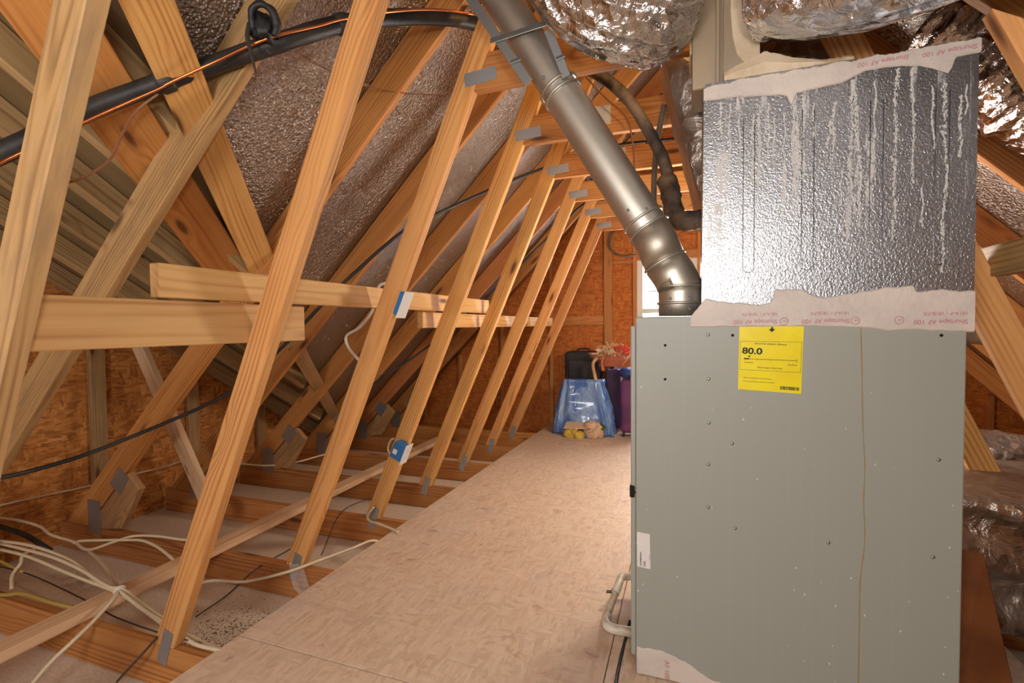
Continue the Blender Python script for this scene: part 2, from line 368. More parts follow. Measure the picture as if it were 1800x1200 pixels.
def tube(name, pts, r, mat, parent=None, seg=8, n=6, smooth=True, curve=True, rfun=None, dfun=None, caps=True):
    path = spline(pts, n) if curve else [Vector(p) for p in pts]
    org = path[0].copy(); bm = bmesh.new(); rings = []
    T = [(path[min(i + 1, len(path) - 1)] - path[max(i - 1, 0)]).normalized() for i in range(len(path))]
    ref = Vector((0, 0, 1)) if abs(T[0].z) < 0.9 else Vector((1, 0, 0)); nv = (ref - T[0] * ref.dot(T[0])).normalized()
    L = 0.0
    for i, p in enumerate(path):
        nv = (nv - T[i] * nv.dot(T[i])).normalized(); bv = T[i].cross(nv)
        if i: L += (p - path[i - 1]).length
        rr = r if rfun is None else rfun(i / (len(path) - 1), L)
        ring = []
        for k in range(seg):
            a = 2 * math.pi * k / seg; d = nv * math.cos(a) + bv * math.sin(a)
            q = p + d * rr
            if dfun: q = q + d * dfun(q, L, a)
            ring.append(bm.verts.new(q - org))
        rings.append(ring)
    for i in range(len(rings) - 1):
        for k in range(seg): bm.faces.new((rings[i][k], rings[i][(k + 1) % seg], rings[i + 1][(k + 1) % seg], rings[i + 1][k]))
    if caps: bm.faces.new(rings[0]); bm.faces.new(rings[-1][::-1])
    return from_bm(name, bm, mat, parent, org, smooth=smooth)
def ring_band(name, c, axis, r0, r1, h, mat, parent=None, seg=28):
    ax = Vector(axis).normalized(); c = Vector(c)
    return tube(name, [c - ax * h / 2, c - ax * h * 0.3, c + ax * h * 0.3, c + ax * h / 2], r1, mat, parent, seg, curve=False,
                rfun=lambda u, L: r0 if u in (0.0, 1.0) else r1)
def blob(name, c, s, mat, parent=None, amp=0.25, freq=3.0, sub=3, seed=0.0):
    bm = bmesh.new(); bmesh.ops.create_icosphere(bm, subdivisions=sub, radius=1.0)
    for v in bm.verts:
        k = 1 + amp * noise.noise(v.co * freq + Vector((seed, seed * 1.7, 0)))
        v.co = Vector((v.co.x * s[0], v.co.y * s[1], max(v.co.z, -0.75) * s[2])) * k
    return from_bm(name, bm, mat, parent, c, smooth=True)
def text(name, body, size, org, xdir, nrm, mat, parent=None, align='LEFT', sx=1.0, bold=0.0):
    cu = bpy.data.curves.new(name, 'FONT'); cu.body = body; cu.size = size; cu.align_x = align; cu.extrude = 0.0003; cu.offset = bold
    t = bpy.data.objects.new('tmp_' + name, cu); COL.objects.link(t); bpy.context.view_layer.update()
    me = bpy.data.meshes.new_from_object(t.evaluated_get(bpy.context.evaluated_depsgraph_get()))
    bpy.data.objects.remove(t); me.materials.clear(); me.materials.append(mat)
    x = Vector(xdir).normalized(); z = Vector(nrm).normalized(); y = z.cross(x)
    o = bpy.data.objects.new(name, me); o.location = org; o.rotation_euler = Matrix((x, y, z)).transposed().to_euler(); o.scale = (sx, 1, 1)
    return put(o, parent)
def clip(poly, a, b, c):
    """keep a*x+b*y>=c"""
    out = []
    for i in range(len(poly)):
        p, q = poly[i], poly[(i + 1) % len(poly)]; dp = a * p[0] + b * p[1] - c; dq = a * q[0] + b * q[1] - c
        if dp >= 0: out.append(p)
        if (dp > 0 > dq) or (dp < 0 < dq):
            u = dp / (dp - dq); out.append((p[0] + (q[0] - p[0]) * u, p[1] + (q[1] - p[1]) * u))
    return out

# ------------------------------------------------------------------ building grid
SP, Y1 = 0.6096, 1.1822
YK = lambda k: Y1 + (k - 1) * SP
XC = -0.2                                     # centre line of the trusses
mx = lambda x: 2 * XC - x
GABLE_Y = 5.45
UND, TOP = 3.21, 3.40                          # rafter underside / top: z = x + c
dormer_z = lambda y: 2.03 - 0.637 * (y - 0.96)

# ---- setting: floor
floor = empty('floor', (-0.9, 2.5, 0), kind='structure')
edge = lambda y: -1.520 + 0.018 * (y - 1.0)
yy = [-1.88, -1.15, 1.30, 3.86, GABLE_Y - 0.01]
for i in range(4):
    y0, y1 = yy[i] + 0.0015, yy[i + 1] - 0.0015
    for (xa, xb) in ((None, -0.242), (-0.239, 1.02)):
        x0 = edge(y0) if xa is None else xa; x1 = edge(y1) if xa is None else xa
        prism('floor_panel', [(x0, y0, 0.0), (xb, y0 - 0.012, 0.0), (xb, y1 - 0.012, 0.0), (x1, y1, 0.0)], (x0, y0, 0.0), (0, 1, 0), (0, 0, 1), 0.014, M['osb_floor'], floor, 0.0015)
ceil_o = box('ceiling', (-3.62, -1.95, -0.172), (3.22, GABLE_Y + .05, -0.156), M['drywall'], None, 0); tag(ceil_o, kind='structure')
dust = bmesh.new()
r2 = random.Random(3)
for i in range(700):
    c = Vector((-1.8 + r2.gauss(0, .12), 1.46 + r2.gauss(0, .11), -0.1555)); s = r2.uniform(.002, .006); a = r2.uniform(0, 6.28)
    d = Vector((math.cos(a), math.sin(a), 0)); e = Vector((-d.y, d.x, 0)) * .45
    vs = [dust.verts.new(c + d * s), dust.verts.new(c + e * s), dust.verts.new(c - d * s), dust.verts.new(c - e * s)]; top = dust.verts.new(c + Vector((0, 0, s * .6)))
    for k in range(4): dust.faces.new((vs[k], vs[(k + 1) % 4], top))
tag(from_bm('dirt_crumbs', dust, M['dirt']), 'scatter of brown dirt crumbs on the dusty board between the first two joists', 'dirt', kind='stuff')

# ---- setting: gable wall with OSB sheets, studs, window opening
WX0, WX1, WZ0, WZ1 = -0.505, 0.10, 0.62, 1.80
wb = empty('wall_back', (XC, GABLE_Y, 0), kind='structure')
roof_poly = lambda p: clip(clip(p, 1, -1, -(TOP + .012)), -1, -1, -(TOP + .012 + 2 * XC))
def gable_sheet(x0, x1, z0, z1):
    p = roof_poly([(x0, z0), (x1, z0), (x1, z1), (x0, z1)])
    if len(p) >= 3:
        dy = rnd.uniform(0, .003)
        prism('osb_panel', [(a, GABLE_Y + .012 + dy, b) for a, b in p], (p[0][0], GABLE_Y + .012 + dy, p[0][1]), (1, 0, 0), (0, -1, 0), 0.012, M['osb_gable'], wb, 0.0018)
zs = [-0.16, 1.06, 2.28, 3.3]
xs = [-3.5, -2.05, -0.81, WX0, WX1, 0.9, 2.1, 3.1]
for i in range(len(xs) - 1):
    for j in range(3):
        if xs[i] == WX0:
            if j == 0: gable_sheet(xs[i], xs[i + 1], zs[0], WZ0)
            elif j == 1: gable_sheet(xs[i], xs[i + 1], WZ1, zs[2])
            else: gable_sheet(xs[i], xs[i + 1], zs[2], zs[3])
        else: gable_sheet(xs[i], xs[i + 1], zs[j], zs[j + 1])
for x in (-3.1, -2.6, -2.05, -1.45, -0.81, WX0 - .021, WX1 + .021, 0.7, 1.3, 1.9, 2.5):
    zt = min(x + TOP, -(x - 2 * XC) + TOP) - .03
    if x in (WX0 - .021, WX1 + .021): zt = min(zt, 2.9)
    board('wall_stud', (x, GABLE_Y - .022, -.02), (x, GABLE_Y - .022, zt), (1, 0, 0), .042 if abs(x + .81) > .01 else .092, .04, M['pine_deep'], wb)
board('blocking', (-1.43, GABLE_Y - .02, 1.165), (-.86, GABLE_Y - .02, 1.165), (0, 0, 1), .10, .036, M['pine_deep'], wb)
board('blocking', (-2.03, GABLE_Y - .02, 1.165), (-1.47, GABLE_Y - .02, 1.165), (0, 0, 1), .10, .036, M['pine_deep'], wb)
board('window_header', (WX0, GABLE_Y - .02, WZ1 + .045), (WX1, GABLE_Y - .02, WZ1 + .045), (0, 0, 1), .088, .038, M['pine_deep'], wb)
board('window_header', (WX0, GABLE_Y - .02, WZ0 - .045), (WX1, GABLE_Y - .02, WZ0 - .045), (0, 0, 1), .088, .038, M['pine_deep'], wb)
board('blocking', (-0.76, GABLE_Y - .02, 1.79), (-.55, GABLE_Y - .02, 1.79), (0, 0, 1), .04, .036, M['pine_deep'], wb)

win = empty('window_1', (-.2, GABLE_Y, WZ0), kind='structure')
yw = GABLE_Y + .012
for (a, b, wd) in (((WX0 + .03, WZ0), (WX0 + .03, WZ1), (1, 0, 0)), ((WX1 - .03, WZ0), (WX1 - .03, WZ1), (1, 0, 0))):
    board('window_frame', (a[0], yw, a[1]), (b[0], yw, b[1]), wd, .06, .05, M['vinyl'], win)
for z in (WZ0 + .025, WZ1 - .025, 1.26):
    board('window_frame', (WX0 + .06, yw, z), (WX1 - .06, yw, z), (0, 0, 1), .05, .045, M['vinyl'], win)
for z in (1.47,): board('muntin', (WX0 + .06, yw + .004, z), (WX1 - .06, yw + .004, z), (0, 0, 1), .014, .012, M['vinyl'], win)
board('muntin', (-.2, yw + .004, 1.28), (-.2, yw + .004, WZ1 - .05), (1, 0, 0), .014, .012, M['vinyl'], win)
box('pane', (WX0 + .06, yw + .010, WZ0 + .05), (WX1 - .06, yw + .014, 1.235), M['glass'], win, 0)
box('pane', (WX0 + .06, yw + .010, 1.285), (WX1 - .06, yw + .014, WZ1 - .05), M['glass'], win, 0)

# ---- setting: side walls
wl = empty('wall_left', (-3.5, 2.4, -.156), kind='structure')
ys = [-1.9, -.3, .90, 2.12, 3.34, 4.40, GABLE_Y + .02]
dtop = lambda y: max(dormer_z(y if y > -.3 else -.6 - y) + .015, -.08)
for i in range(6):
    y0, y1 = ys[i], ys[i + 1]
    prism('osb_panel', [(-3.512, y0, -.157), (-3.512, y1, -.157), (-3.512, y1, dtop(y1)), (-3.512, y0, dtop(y0))], (-3.512, y0, -.157), (0, 1, 0), (1, 0, 0), .012, M['osb'], wl, .0018)
for y in (1.38, 2.02, 2.645, 3.26):
    board('wall_stud', (-3.478, y, -.15), (-3.478, y, dormer_z(y) - .02), (0, 1, 0), .085, .036, M['pine_old'], wl)
wr = empty('wall_right', (3.1, 2.4, -.156), kind='structure')
for i in range(6):
    box('osb_panel', (3.1, ys[i], -.157), (3.112, ys[i + 1], -.07), M['osb'], wr, 0)
wf = prism('wall_front', [(-3.56, -1.9, -.16), (3.16, -1.9, -.16), (XC, -1.9, XC + TOP + .02)], (-3.5, -1.9, -.16), (1, 0, 0), (0, -1, 0), .012, M['osb'], None, 0); tag(wf, kind='structure')

# ---- setting: roof decks (foil-faced sheets), valley cut on the left
def deck(nm, side):
    root = empty(nm, (XC, 2.5, UND), kind='structure')
    edges = [-3.58, -2.66, -1.84, -1.02, XC]
    for i in range(4):
        x0, x1 = edges[i], edges[i + 1]
        y = -1.93 - (1.22 if i % 2 else 0.0)
        while y < GABLE_Y + .03:
            ya, yb = max(y, -1.93), min(y + 2.44, GABLE_Y + .03)
            y += 2.44
            if yb - ya < .01: continue
            if side > 0: parts = [[(x0, ya), (x1, ya), (x1, yb), (x0, yb)]]
            else:
                a = [(x0, max(ya, -.3)), (x1, max(ya, -.3)), (x1, yb), (x0, yb)] if yb > -.3 else []
                b = [(x0, ya), (x1, ya), (x1, min(yb, -.3)), (x0, min(yb, -.3))] if ya < -.3 else []
                parts = [clip(a, 1.57, 1.0, .96 - 1.57 * 1.356) if a else [], clip(b, 1.57, -1.0, .96 - 1.57 * 1.356 + .6) if b else []]
            for p in parts:
                if len(p) < 3: continue
                if side < 0: w = [(a, b, a + TOP + .004) for a, b in p]; nr = (-1, 0, 1)
                else: w = [(mx(a), b, a + TOP + .004) for a, b in p]; nr = (1, 0, 1)
                prism('roof_panel', w, w[0], (0, 1, 0), nr, .012, M['foil_roof'], root, .0015)
    return root
rl = deck('ceiling_left', -1); rr = deck('ceiling_right', 1)
# cross-gable (dormer) roof on the far left, seen from below: rafters and sheathing planks
dr = empty('ceiling_dormer', (-2.6, 1.2, 1.8), kind='structure')
sl = Vector((0, 1, -.637)).normalized(); dn = Vector((0, .637, 1)).normalized()
k = 0; x = -3.64
while x < -0.5:
    w = .41; xa, xb = x, min(x + w, -.5)
    p = clip([(xa, -.3), (xb, -.3), (xb, 4.5), (xa, 4.5)], -1.57, -1.0, -(.96 - 1.57 * 1.356) - .03)
    if len(p) >= 3:
        wpts = [(a, b, dormer_z(b)) for a, b in p]
        prism('roof_plank', wpts, wpts[0], sl, dn, .014, M['grey_plank'], dr, .0015)
        wpts = [(a, -.6 - b, dormer_z(b)) for a, b in clip(p, 0, -1, -1.33)]
        prism('roof_plank', wpts, wpts[0], (0, 1, .637), (0, -.637, 1), .014, M['grey_plank'], dr, .0015)
    x += w; k += 1
for i in range(9):
    x = -3.42 + .36 * i
    yv = .96 - 1.57 * (x + 1.356) - .10
    y1 = min(yv, 4.2)
    a = Vector((x, -.28, dormer_z(-.28))) - dn * .053; b = Vector((x, y1, dormer_z(y1))) - dn * .053
    if y1 > -.2: board('dormer_rafter', a, b, dn, .10, .055 if i % 2 else .04, M['tan_rafter'], dr)

# ------------------------------------------------------------------ trusses
CARDINAL = ['nearest', 'second', 'third', 'fourth', 'fifth', 'sixth', 'seventh', 'eighth']
LAB = ['roof truss nearest the camera with weathered two-tone pine stud',
       'roof truss whose knotty stud crosses both horizontal braces, second from the camera',
       'roof truss with white switch box on its stud, beside the flue pipe',
       'roof truss with blue outlet box low on its stud',
       'roof truss just beyond the one carrying the blue outlet box',
       'pine roof truss third from the gable wall',
       'pine roof truss second from the gable wall',
       'pine roof truss standing last before the gable wall']
web = lambda z: -1.683 + .4408 * z
HW = .0975
TH = .038
for k in range(0, 8):
    y = YK(k); dx = -.04 if k == 0 else 0.0
    t = empty('roof_truss', (XC, y, -.153), LAB[k], 'truss', 'roof trusses of the attic')
    smat = M['pine_old'] if k == 0 else M['pine']
    N = (0, 1, 0)
    fl = lambda pts: [(mx(a), y, b) for a, _, b in pts]
    # bottom chord
    prism('floor_joist', [(-3.45, y, -.153), (3.05, y, -.153), (3.05, y, -.001), (-3.45, y, -.001)], (-3.45, y, -.08), (1, 0, 0), N, TH, M['joist'], t)
    # left stud (kneewall web)
    zt = 2.0 if k == 0 else None
    if k == 0: pts = [(web(0) + dx - HW, y, 0.0), (web(0) + dx, y, 0.0), (web(2.3) + dx, y, 2.3), (web(2.3) + dx - HW, y, 2.3)]
    else: pts = [(web(0) - HW, y, 0.0), (web(0), y, 0.0), (-.479, y, 2.731), (-.654, y, 2.556)]
    ax = Vector((.4408, 0, 1)).normalized()
    mid = Vector((web(0) - HW / 2, y, 0))
    prism('stud', pts, mid, ax, N, TH, smat, t)
    # right stud
    if k == 1: zc0, zc1 = 1.70, 1.62
    else: zc0, zc1 = 2.725, 2.55
    rp = [(mx(web(0)), y, 0.0), (mx(web(0) - HW), y, 0.0), (mx(web(zc1) - HW), y, zc1), (mx(web(zc0)), y, zc0)]
    if k in (1, 2) or k > 2: prism('stud', rp, (mx(web(0) - HW / 2), y, 0), (-.4408, 0, 1), N, TH, M['pine'], t)
    # rafters
    if k >= 1:
        rp = [(-3.21, y, .0), (-3.40, y, .0), (XC, y, XC + TOP), (XC, y, XC + UND)]
        prism('rafter', rp, (-3.3, y, 0.0), (1, 0, 1), N, TH, M['pine_old'] if k == 1 else M['pine_deep'], t)
        if k >= 2: prism('rafter', [(mx(a), y, b) for a, _, b in rp], (mx(-3.3), y, 0.0), (-1, 0, 1), N, TH, M['pine_deep'], t)
    # collar
    if k >= 2:
        x1 = mx(web(2.032)); x1b = mx(web(2.172))
        prism('collar_tie', [(web(2.032) + .001, y, 2.032), (x1 - .001, y, 2.032), (x1b - .001, y, 2.172), (web(2.172) + .001, y, 2.172)], (-.8, y, 2.1), (1, 0, 0), N, TH, M['pine_deep'], t)
    # nail plates
    pl = lambda c, ax, w, h: board('nail_plate', Vector(c) - Vector(ax).normalized() * w / 2, Vector(c) + Vector(ax).normalized() * w / 2, (ax[2], 0, -ax[0]), h, .0015, M['plate'], t, 0)
    pl((-1.722, y - .001, .0), (.34, 0, 1), .13, .046)
    if k >= 2:
        pl((-.758, y - .001, 2.083), (1, 0, .08), .135, .052)
        pl((-3.145, y - .001, .060), (0, 0, 1), .19, .11)
        pl((-2.925, y - .001, .285), (.75, 0, 1), .13, .10)
        pl((.35, y - .001, 2.085), (1, 0, 0), .135, .05) if k > 2 else None
        pl((-.42, y - .001, 2.118), (1, 0, 0), .15, .09) if k in (3, 4) else None
        prism('heel_wedge', [(-3.06, y, .0), (-2.93, y, .02), (-2.775, y, .255), (-2.86, y, .335), (-3.195, y, .0)], (-3.0, y, .1), (1, 0, 1), N, TH, M['pine_old'], t)

# ---- valley framing
vd = Vector((-1, 1.57, -1)).normalized()
vr = board('valley_rafter', (-1.13, .605, 2.175), (-2.02, 2.00, 1.29), (1.57, 1.0, .95), .125, .04, M['pine'], None)
tag(vr, 'orange valley rafter running down behind the weathered rafter to the knotty stud', 'rafter')
vb = board('valley_board', (-1.33, .50, 2.06), (-2.16, 1.94, 1.30), (1.57, 1.0, .95), .17, .03, M['pine_deep'], None)
tag(vb, 'wide dark valley board lying left of the orange valley rafter', 'board')
vl = board('valley_rafter', (-2.28, 2.40, 1.02), (-3.30, 4.15, .02), (1.57, 1.0, .95), .09, .035, M['pine_old'], None)
tag(vl, 'short lower valley rafter showing between the third and fourth trusses', 'rafter')
# diagonal eave brace
db = board('diagonal_brace', (-3.25, 2.05, 1.23), (-2.60, 2.10, -.02), (1, 0, .4), .085, .038, M['dusty'], None)
tag(db, 'pale dusty diagonal brace leaning down to the joist behind the knotty stud', 'brace')

# ---- horizontal braces
bz = board('stud_brace', (-1.318, .56, 1.131), (-1.318, 1.425, 1.130), (0, 0, 1), .122, .036, M['pine_pale'], None)
tag(bz, 'wide pale pine plank nailed across the two nearest studs', 'brace')
ba = board('stud_brace', (-1.30, .895, 1.242), (-1.30, 3.14, 1.246), (0, 0, 1), .089, .036, M['pine_pale'], None)
tag(ba, 'long pale two by four brace resting on the wide plank with its cut end showing', 'brace')
bb = board('stud_brace', (-1.335, 2.30, 1.150), (-1.335, 4.98, 1.150), (0, 0, 1), .085, .034, M['pine_pale'], None)
tag(bb, 'far horizontal brace continuing along the studs toward the gable wall', 'brace')
fb = board('floor_brace', (-2.195, .45, .020), (-2.26, 4.25, .020), (1, 0, 0), .089, .038, M['dusty'], None)
tag(fb, 'dusty pink-brown two by four laid flat across the joist tops left of the floor', 'brace')
rb = board('stud_brace', (.836, .80, 1.292), (.836, 1.90, 1.288), (0, 0, 1), .088, .036, M['pine_old'], None)
tag(rb, 'brown horizontal brace with a knot and split at the right of the plenum', 'brace')

# ------------------------------------------------------------------ furnace
FX0, FX1, FY0, FY1, FZ0, FZ1 = -.149, .669, 1.56, 2.09, .022, 1.139
fu = empty('furnace', (.26, 1.82, .014), 'tall grey-green furnace cabinet with a yellow efficiency label', 'furnace')
box('cabinet', (FX0, FY0, FZ0), (FX1, FY1, FZ1), M['furnace'], fu, .004, 2)
box('door', (FX0 - .016, FY0 + .004, .592), (FX0 - .0005, FY1 - .01, 1.112), M['furnace'], fu, .003)
box('door', (FX0 - .016, FY0 + .004, .070), (FX0 - .0005, FY1 - .01, .588), M['furnace'], fu, .003)
box('door_latch', (FX0 - .019, FY0 - .001, .575), (FX0 - .004, FY0 + .03, .612), M['dark'], fu, .002)
box('base_pad', (FX0 + .01, FY0 + .01, .0145), (FX1 - .01, FY1 - .02, FZ0), M['black'], fu, .002)
def disc(name, x, z, r, mat, parent, y=FY0, h=.003, seg=10):
    return tube(name, [(x, y + .001, z), (x, y - h * .6, z), (x, y - h, z)], r, mat, parent, seg, curve=False, rfun=lambda u, L: r if u < .7 else r * .6)
for x, z in ((.061, .953), (.062, .823), (.125, .766), (.061, .699), (.061, .57), (.134, .516), (.371, .507), (.607, .502), (.615, .759), (.059, 1.084)):
    disc('screw', x, z, .0048, M['strap'], fu)
for x, z in ((.125, 1.082), (.616, 1.081), (-.062, 1.052), (-.062, .949)):
    disc('screw_hole', x, z, .0042, M['dark'], fu, h=.0006)
def strip(name, top, bot, y, th, mat, parent, jit=.004, n=70, seed=1):
    """irregular brushed strip standing proud of a face at y (facing -Y); top/bot = [(x, z)]"""
    rr_ = random.Random(seed)
    def ev(L, x):
        for (xa, za), (xb, zb) in zip(L, L[1:]):
            if xa <= x <= xb: return za + (zb - za) * (x - xa) / max(xb - xa, 1e-6)
        return L[-1][1]
    x0, x1 = top[0][0], top[-1][0]; bm = bmesh.new(); rows = []
    org = Vector((x0, y, bot[0][1]))
    for i in range(n + 1):
        x = x0 + (x1 - x0) * i / n
        nz_ = noise.noise(Vector((x * 38, seed * 3.1, 0))) * 1.4 + noise.noise(Vector((x * 120, seed * 5.7, 1))) * .7
        zt = ev(top, x) + jit * nz_ + rr_.uniform(-jit, jit) * .25; zb = ev(bot, x) + jit * .5 * noise.noise(Vector((x * 45, seed * 9.1, 4))) + rr_.uniform(-jit, jit) * .12
        row = []
        for z, yy_ in ((zb, y), (zb + .003, y - th), ((zt + zb) / 2, y - th * 1.3), (zt - .003, y - th), (zt, y)):
            row.append(bm.verts.new(Vector((x, yy_, z)) - org))
        rows.append(row)
    for a, b in zip(rows, rows[1:]):
        for j in range(4): bm.faces.new((a[j], b[j], b[j + 1], a[j + 1]))
        bm.faces.new((a[4], b[4], b[0], a[0]))
    bm.faces.new(rows[0]); bm.faces.new(rows[-1])
    return from_bm(name, bm, mat, parent, org)
# bottom tape, rust drip
strip('seal_tape', [(-.146, .103), (-.077, .102), (-.01, .088), (.063, .052), (.14, .030), (.30, .026)], [(-.146, .016), (.063, .016), (.30, .016)], FY0, .0018, M['mastic'], fu, .003, 50, 4)
text('tape_print', 'AF 100', .020, (-.062, FY0 - .003, .078), (0, 0, -1), (0, -1, 0), M['red_print'], fu)
st = [(.440, 1.103), (.444, .988), (.448, .834), (.454, .726), (.452, .633), (.456, .524), (.447, .413), (.446, .286), (.446, .135), (.446, .03)]
bm = bmesh.new(); prev = None; rj = random.Random(5)
for i, p in enumerate(spline([(a, FY0 - .0004, b) for a, b in st], 5)):
    w = rj.uniform(.0008, .0018); a = bm.verts.new(p + Vector((-w, 0, 0))); b = bm.verts.new(p + Vector((w, 0, 0))); c = bm.verts.new(p + Vector((0, -.0004, 0)))
    if prev: bm.faces.new((prev[0], a, c, prev[2])); bm.faces.new((prev[2], c, b, prev[1]))
    prev = (a, b, c)
from_bm('rust_stain', bm, M['rust'], fu)
bm = bmesh.new(); 
for xa, za in ((.072, 1.139), (.078, 1.05), (.066, .98)): bm.verts.new((xa, FY0 - .0005, za))
bm.free()
# labels
lab = prism('efficiency_label', [(.143, FY0 - .0002, 1.107), (.140, FY0 - .0002, .926), (.301, FY0 - .0002, .918), (.306, FY0 - .0002, 1.107)], (.14, FY0, .92), (1, 0, 0), (0, -1, 0), .0008, M['yellow'], fu, 0)
lab['label'] = 'yellow printed efficiency label'
yl = FY0 - .0018
tl = math.radians(-2.2); lx = Vector((math.cos(tl), 0, math.sin(tl)))
def LP(u, v): # label coords (0..1)
    b = Vector((.140, yl, .926)) * (1 - u) * (1 - v) + Vector((.301, yl, .918)) * u * (1 - v) + Vector((.306, yl, 1.107)) * u * v + Vector((.143, yl, 1.107)) * (1 - u) * v
    return b
def ink(name, u0, v0, u1, v1, mat=None, par=lab):
    return prism(name, [LP(u0, v0), LP(u1, v0), LP(u1, v1), LP(u0, v1)], LP(u0, v0), (1, 0, 0), (0, -1, 0), .0003, mat or M['ink'], par, 0)
text('lettering', '80.0', .0245, LP(.05, .575), lx, (0, -1, 0), M['ink'], lab, sx=1.25, bold=.0006)
text('lettering', 'Annual Fuel Utilization Efficiency', .0062, LP(.5, .72), lx, (0, -1, 0), M['ink'], lab, 'CENTER')
text('lettering', 'Least Efficient', .0042, LP(.09, .43), lx, (0, -1, 0), M['ink'], lab)
text('lettering', 'Most Efficient', .0042, LP(.92, .415), lx, (0, -1, 0), M['ink'], lab, 'RIGHT')
text('lettering', 'Efficiency Range of Similar Models', .0046, LP(.5, .355), lx, (0, -1, 0), M['ink'], lab, 'CENTER')
text('lettering', '\u2022 Efficiency ratings based on test procedures', .0042, LP(.07, .185), lx, (0, -1, 0), M['brown_ink'], lab)
text('lettering', '\u2022 For more information, contact your contractor', .0042, LP(.07, .13), lx, (0, -1, 0), M['brown_ink'], lab)
for a in ((.02, .315, .98, .319), (.02, .765, .98, .769), (.02, .315, .024, .769), (.976, .315, .98, .769)): ink('rule_line', *a, mat=M['brown_ink'])
ink('scale_line', .085, .487, .915, .493); ink('scale_line', .085, .46, .089, .52); ink('scale_line', .911, .46, .915, .52); ink('scale_bar', .085, .484, .17, .503)
for u in (.29, .5, .7): ink('scale_tick', u, .475, u + .004, .49)
prism('pointer', [LP(.15, .545), LP(.17, .513), LP(.19, .545)], LP(.17, .51), (1, 0, 0), (0, -1, 0), .0003, M['ink'], lab, 0)
prism('arrow', [LP(.465, .955), LP(.515, .915), LP(.565, .955), LP(.53, .962), LP(.53, .99), LP(.50, .99), LP(.50, .962)], LP(.5, .92), (1, 0, 0), (0, -1, 0), .0003, M['ink'], lab, 0)
bars = bmesh.new(); u = .67; rbk = random.Random(9)
while u < .965:
    w = rbk.choice((.004, .007, .011)); q = [bars.verts.new(LP(a, b) + Vector((0, -.0003, 0))) for a, b in ((u, .045), (u + w, .045), (u + w, .095), (u, .095))]; bars.faces.new(q); u += w + rbk.choice((.004, .006))
from_bm('barcode', bars, M['ink'], lab)
wl_ = prism('model_sticker', [(-.146, FY0 - .0002, .469), (-.145, FY0 - .0002, .359), (-.105, FY0 - .0002, .356), (-.107, FY0 - .0002, .466)], (-.146, FY0, .359), (1, 0, 0), (0, -1, 0), .0006, M['paper'], fu, 0)
wl_['label'] = 'white printed model sticker'
text('lettering', 'TUE1B080A9361A', .0075, (-.132, FY0 - .0012, .362), (0, 0, 1), (0, -1, 0), M['ink'], wl_, sx=.78)
text('lettering', 'CSK3NKG', .0065, (-.120, FY0 - .0012, .362), (0, 0, 1), (0, -1, 0), M['ink'], wl_, sx=.6)
bb_ = bmesh.new()
for (x, z0, z1) in ((-.127, .362, .377), (-.109, .385, .400)):
    q = [bb_.verts.new(v) for v in ((x, FY0 - .0011, z0), (x + .0008, FY0 - .0011, z0), (x + .0008, FY0 - .0011, z1), (x, FY0 - .0011, z1))]; bb_.faces.new(q)
from_bm('print_rule', bb_, M['ink'], wl_)

# ------------------------------------------------------------------ supply plenum on top of the furnace
PX0, PX1, PY1, PZ1 = .040, .684, 1.775, 1.815
pn = empty('supply_plenum', (.36, 1.67, FZ1 + .001), 'embossed silver plenum box streaked with mastic on top of the furnace', 'plenum')
bm = bmesh.new(); bmesh.ops.create_cube(bm, size=1.0); bmesh.ops.scale(bm, vec=(PX1 - PX0, PY1 - FY0 - .002, PZ1 - FZ1 - .002), verts=bm.verts)
bmesh.ops.translate(bm, vec=(0, 0, (PZ1 - FZ1) / 2), verts=bm.verts)
for v in bm.verts:
    if v.co.x < 0 and v.co.z > .3: v.co.x += .006
bmesh.ops.bevel(bm, geom=list(bm.edges), offset=.004, segments=2, affect='EDGES')
from_bm('sheet_metal_box', bm, M['plenum'], pn, ((PX0 + PX1) / 2, (FY0 + PY1) / 2 + .001, FZ1 + .001))
for x, zb in ((.165, 1.262), (.312, 1.262), (.470, 1.258), (.610, 1.262)):
    hw = .0145; yb = FY0 - .0008
    pts = [(x - hw, yb, 1.700), (x - hw, yb, zb + hw)] + [(x - hw * math.cos(a), yb, zb + hw - hw * math.sin(a)) for a in (.5, 1.05, 1.57, 2.1, 2.64)] + [(x + hw, yb, zb + hw), (x + hw, yb, 1.700)]
    tube('stiffening_bead', pts, .0010, M['plenum'], pn, 6, curve=False)
strip('mastic_seam', [(.010, 1.140), (.051, 1.190), (.128, 1.176), (.202, 1.168), (.228, 1.175), (.232, 1.212), (.301, 1.208), (.342, 1.185), (.422, 1.195), (.486, 1.208), (.554, 1.211), (.561, 1.195), (.620, 1.197), (.682, 1.194)],
      [(.010, 1.106), (.143, 1.107), (.302, 1.107), (.462, 1.101), (.5, 1.092), (.55, 1.096), (.61, 1.092), (.682, 1.089)], FY0 - .0002, .0035, M['mastic'], pn, .003, 110, 2)
strip('mastic_seam', [(.044, 1.800), (.09, 1.808), (.684, 1.818)],
      [(.044, 1.763), (.14, 1.761), (.245, 1.748), (.258, 1.745), (.270, 1.712), (.283, 1.748), (.39, 1.757), (.441, 1.779), (.504, 1.780), (.560, 1.772), (.600, 1.752), (.623, 1.742), (.634, 1.780), (.684, 1.782)], FY0 - .0002, .0035, M['mastic'], pn, .004, 110, 3)
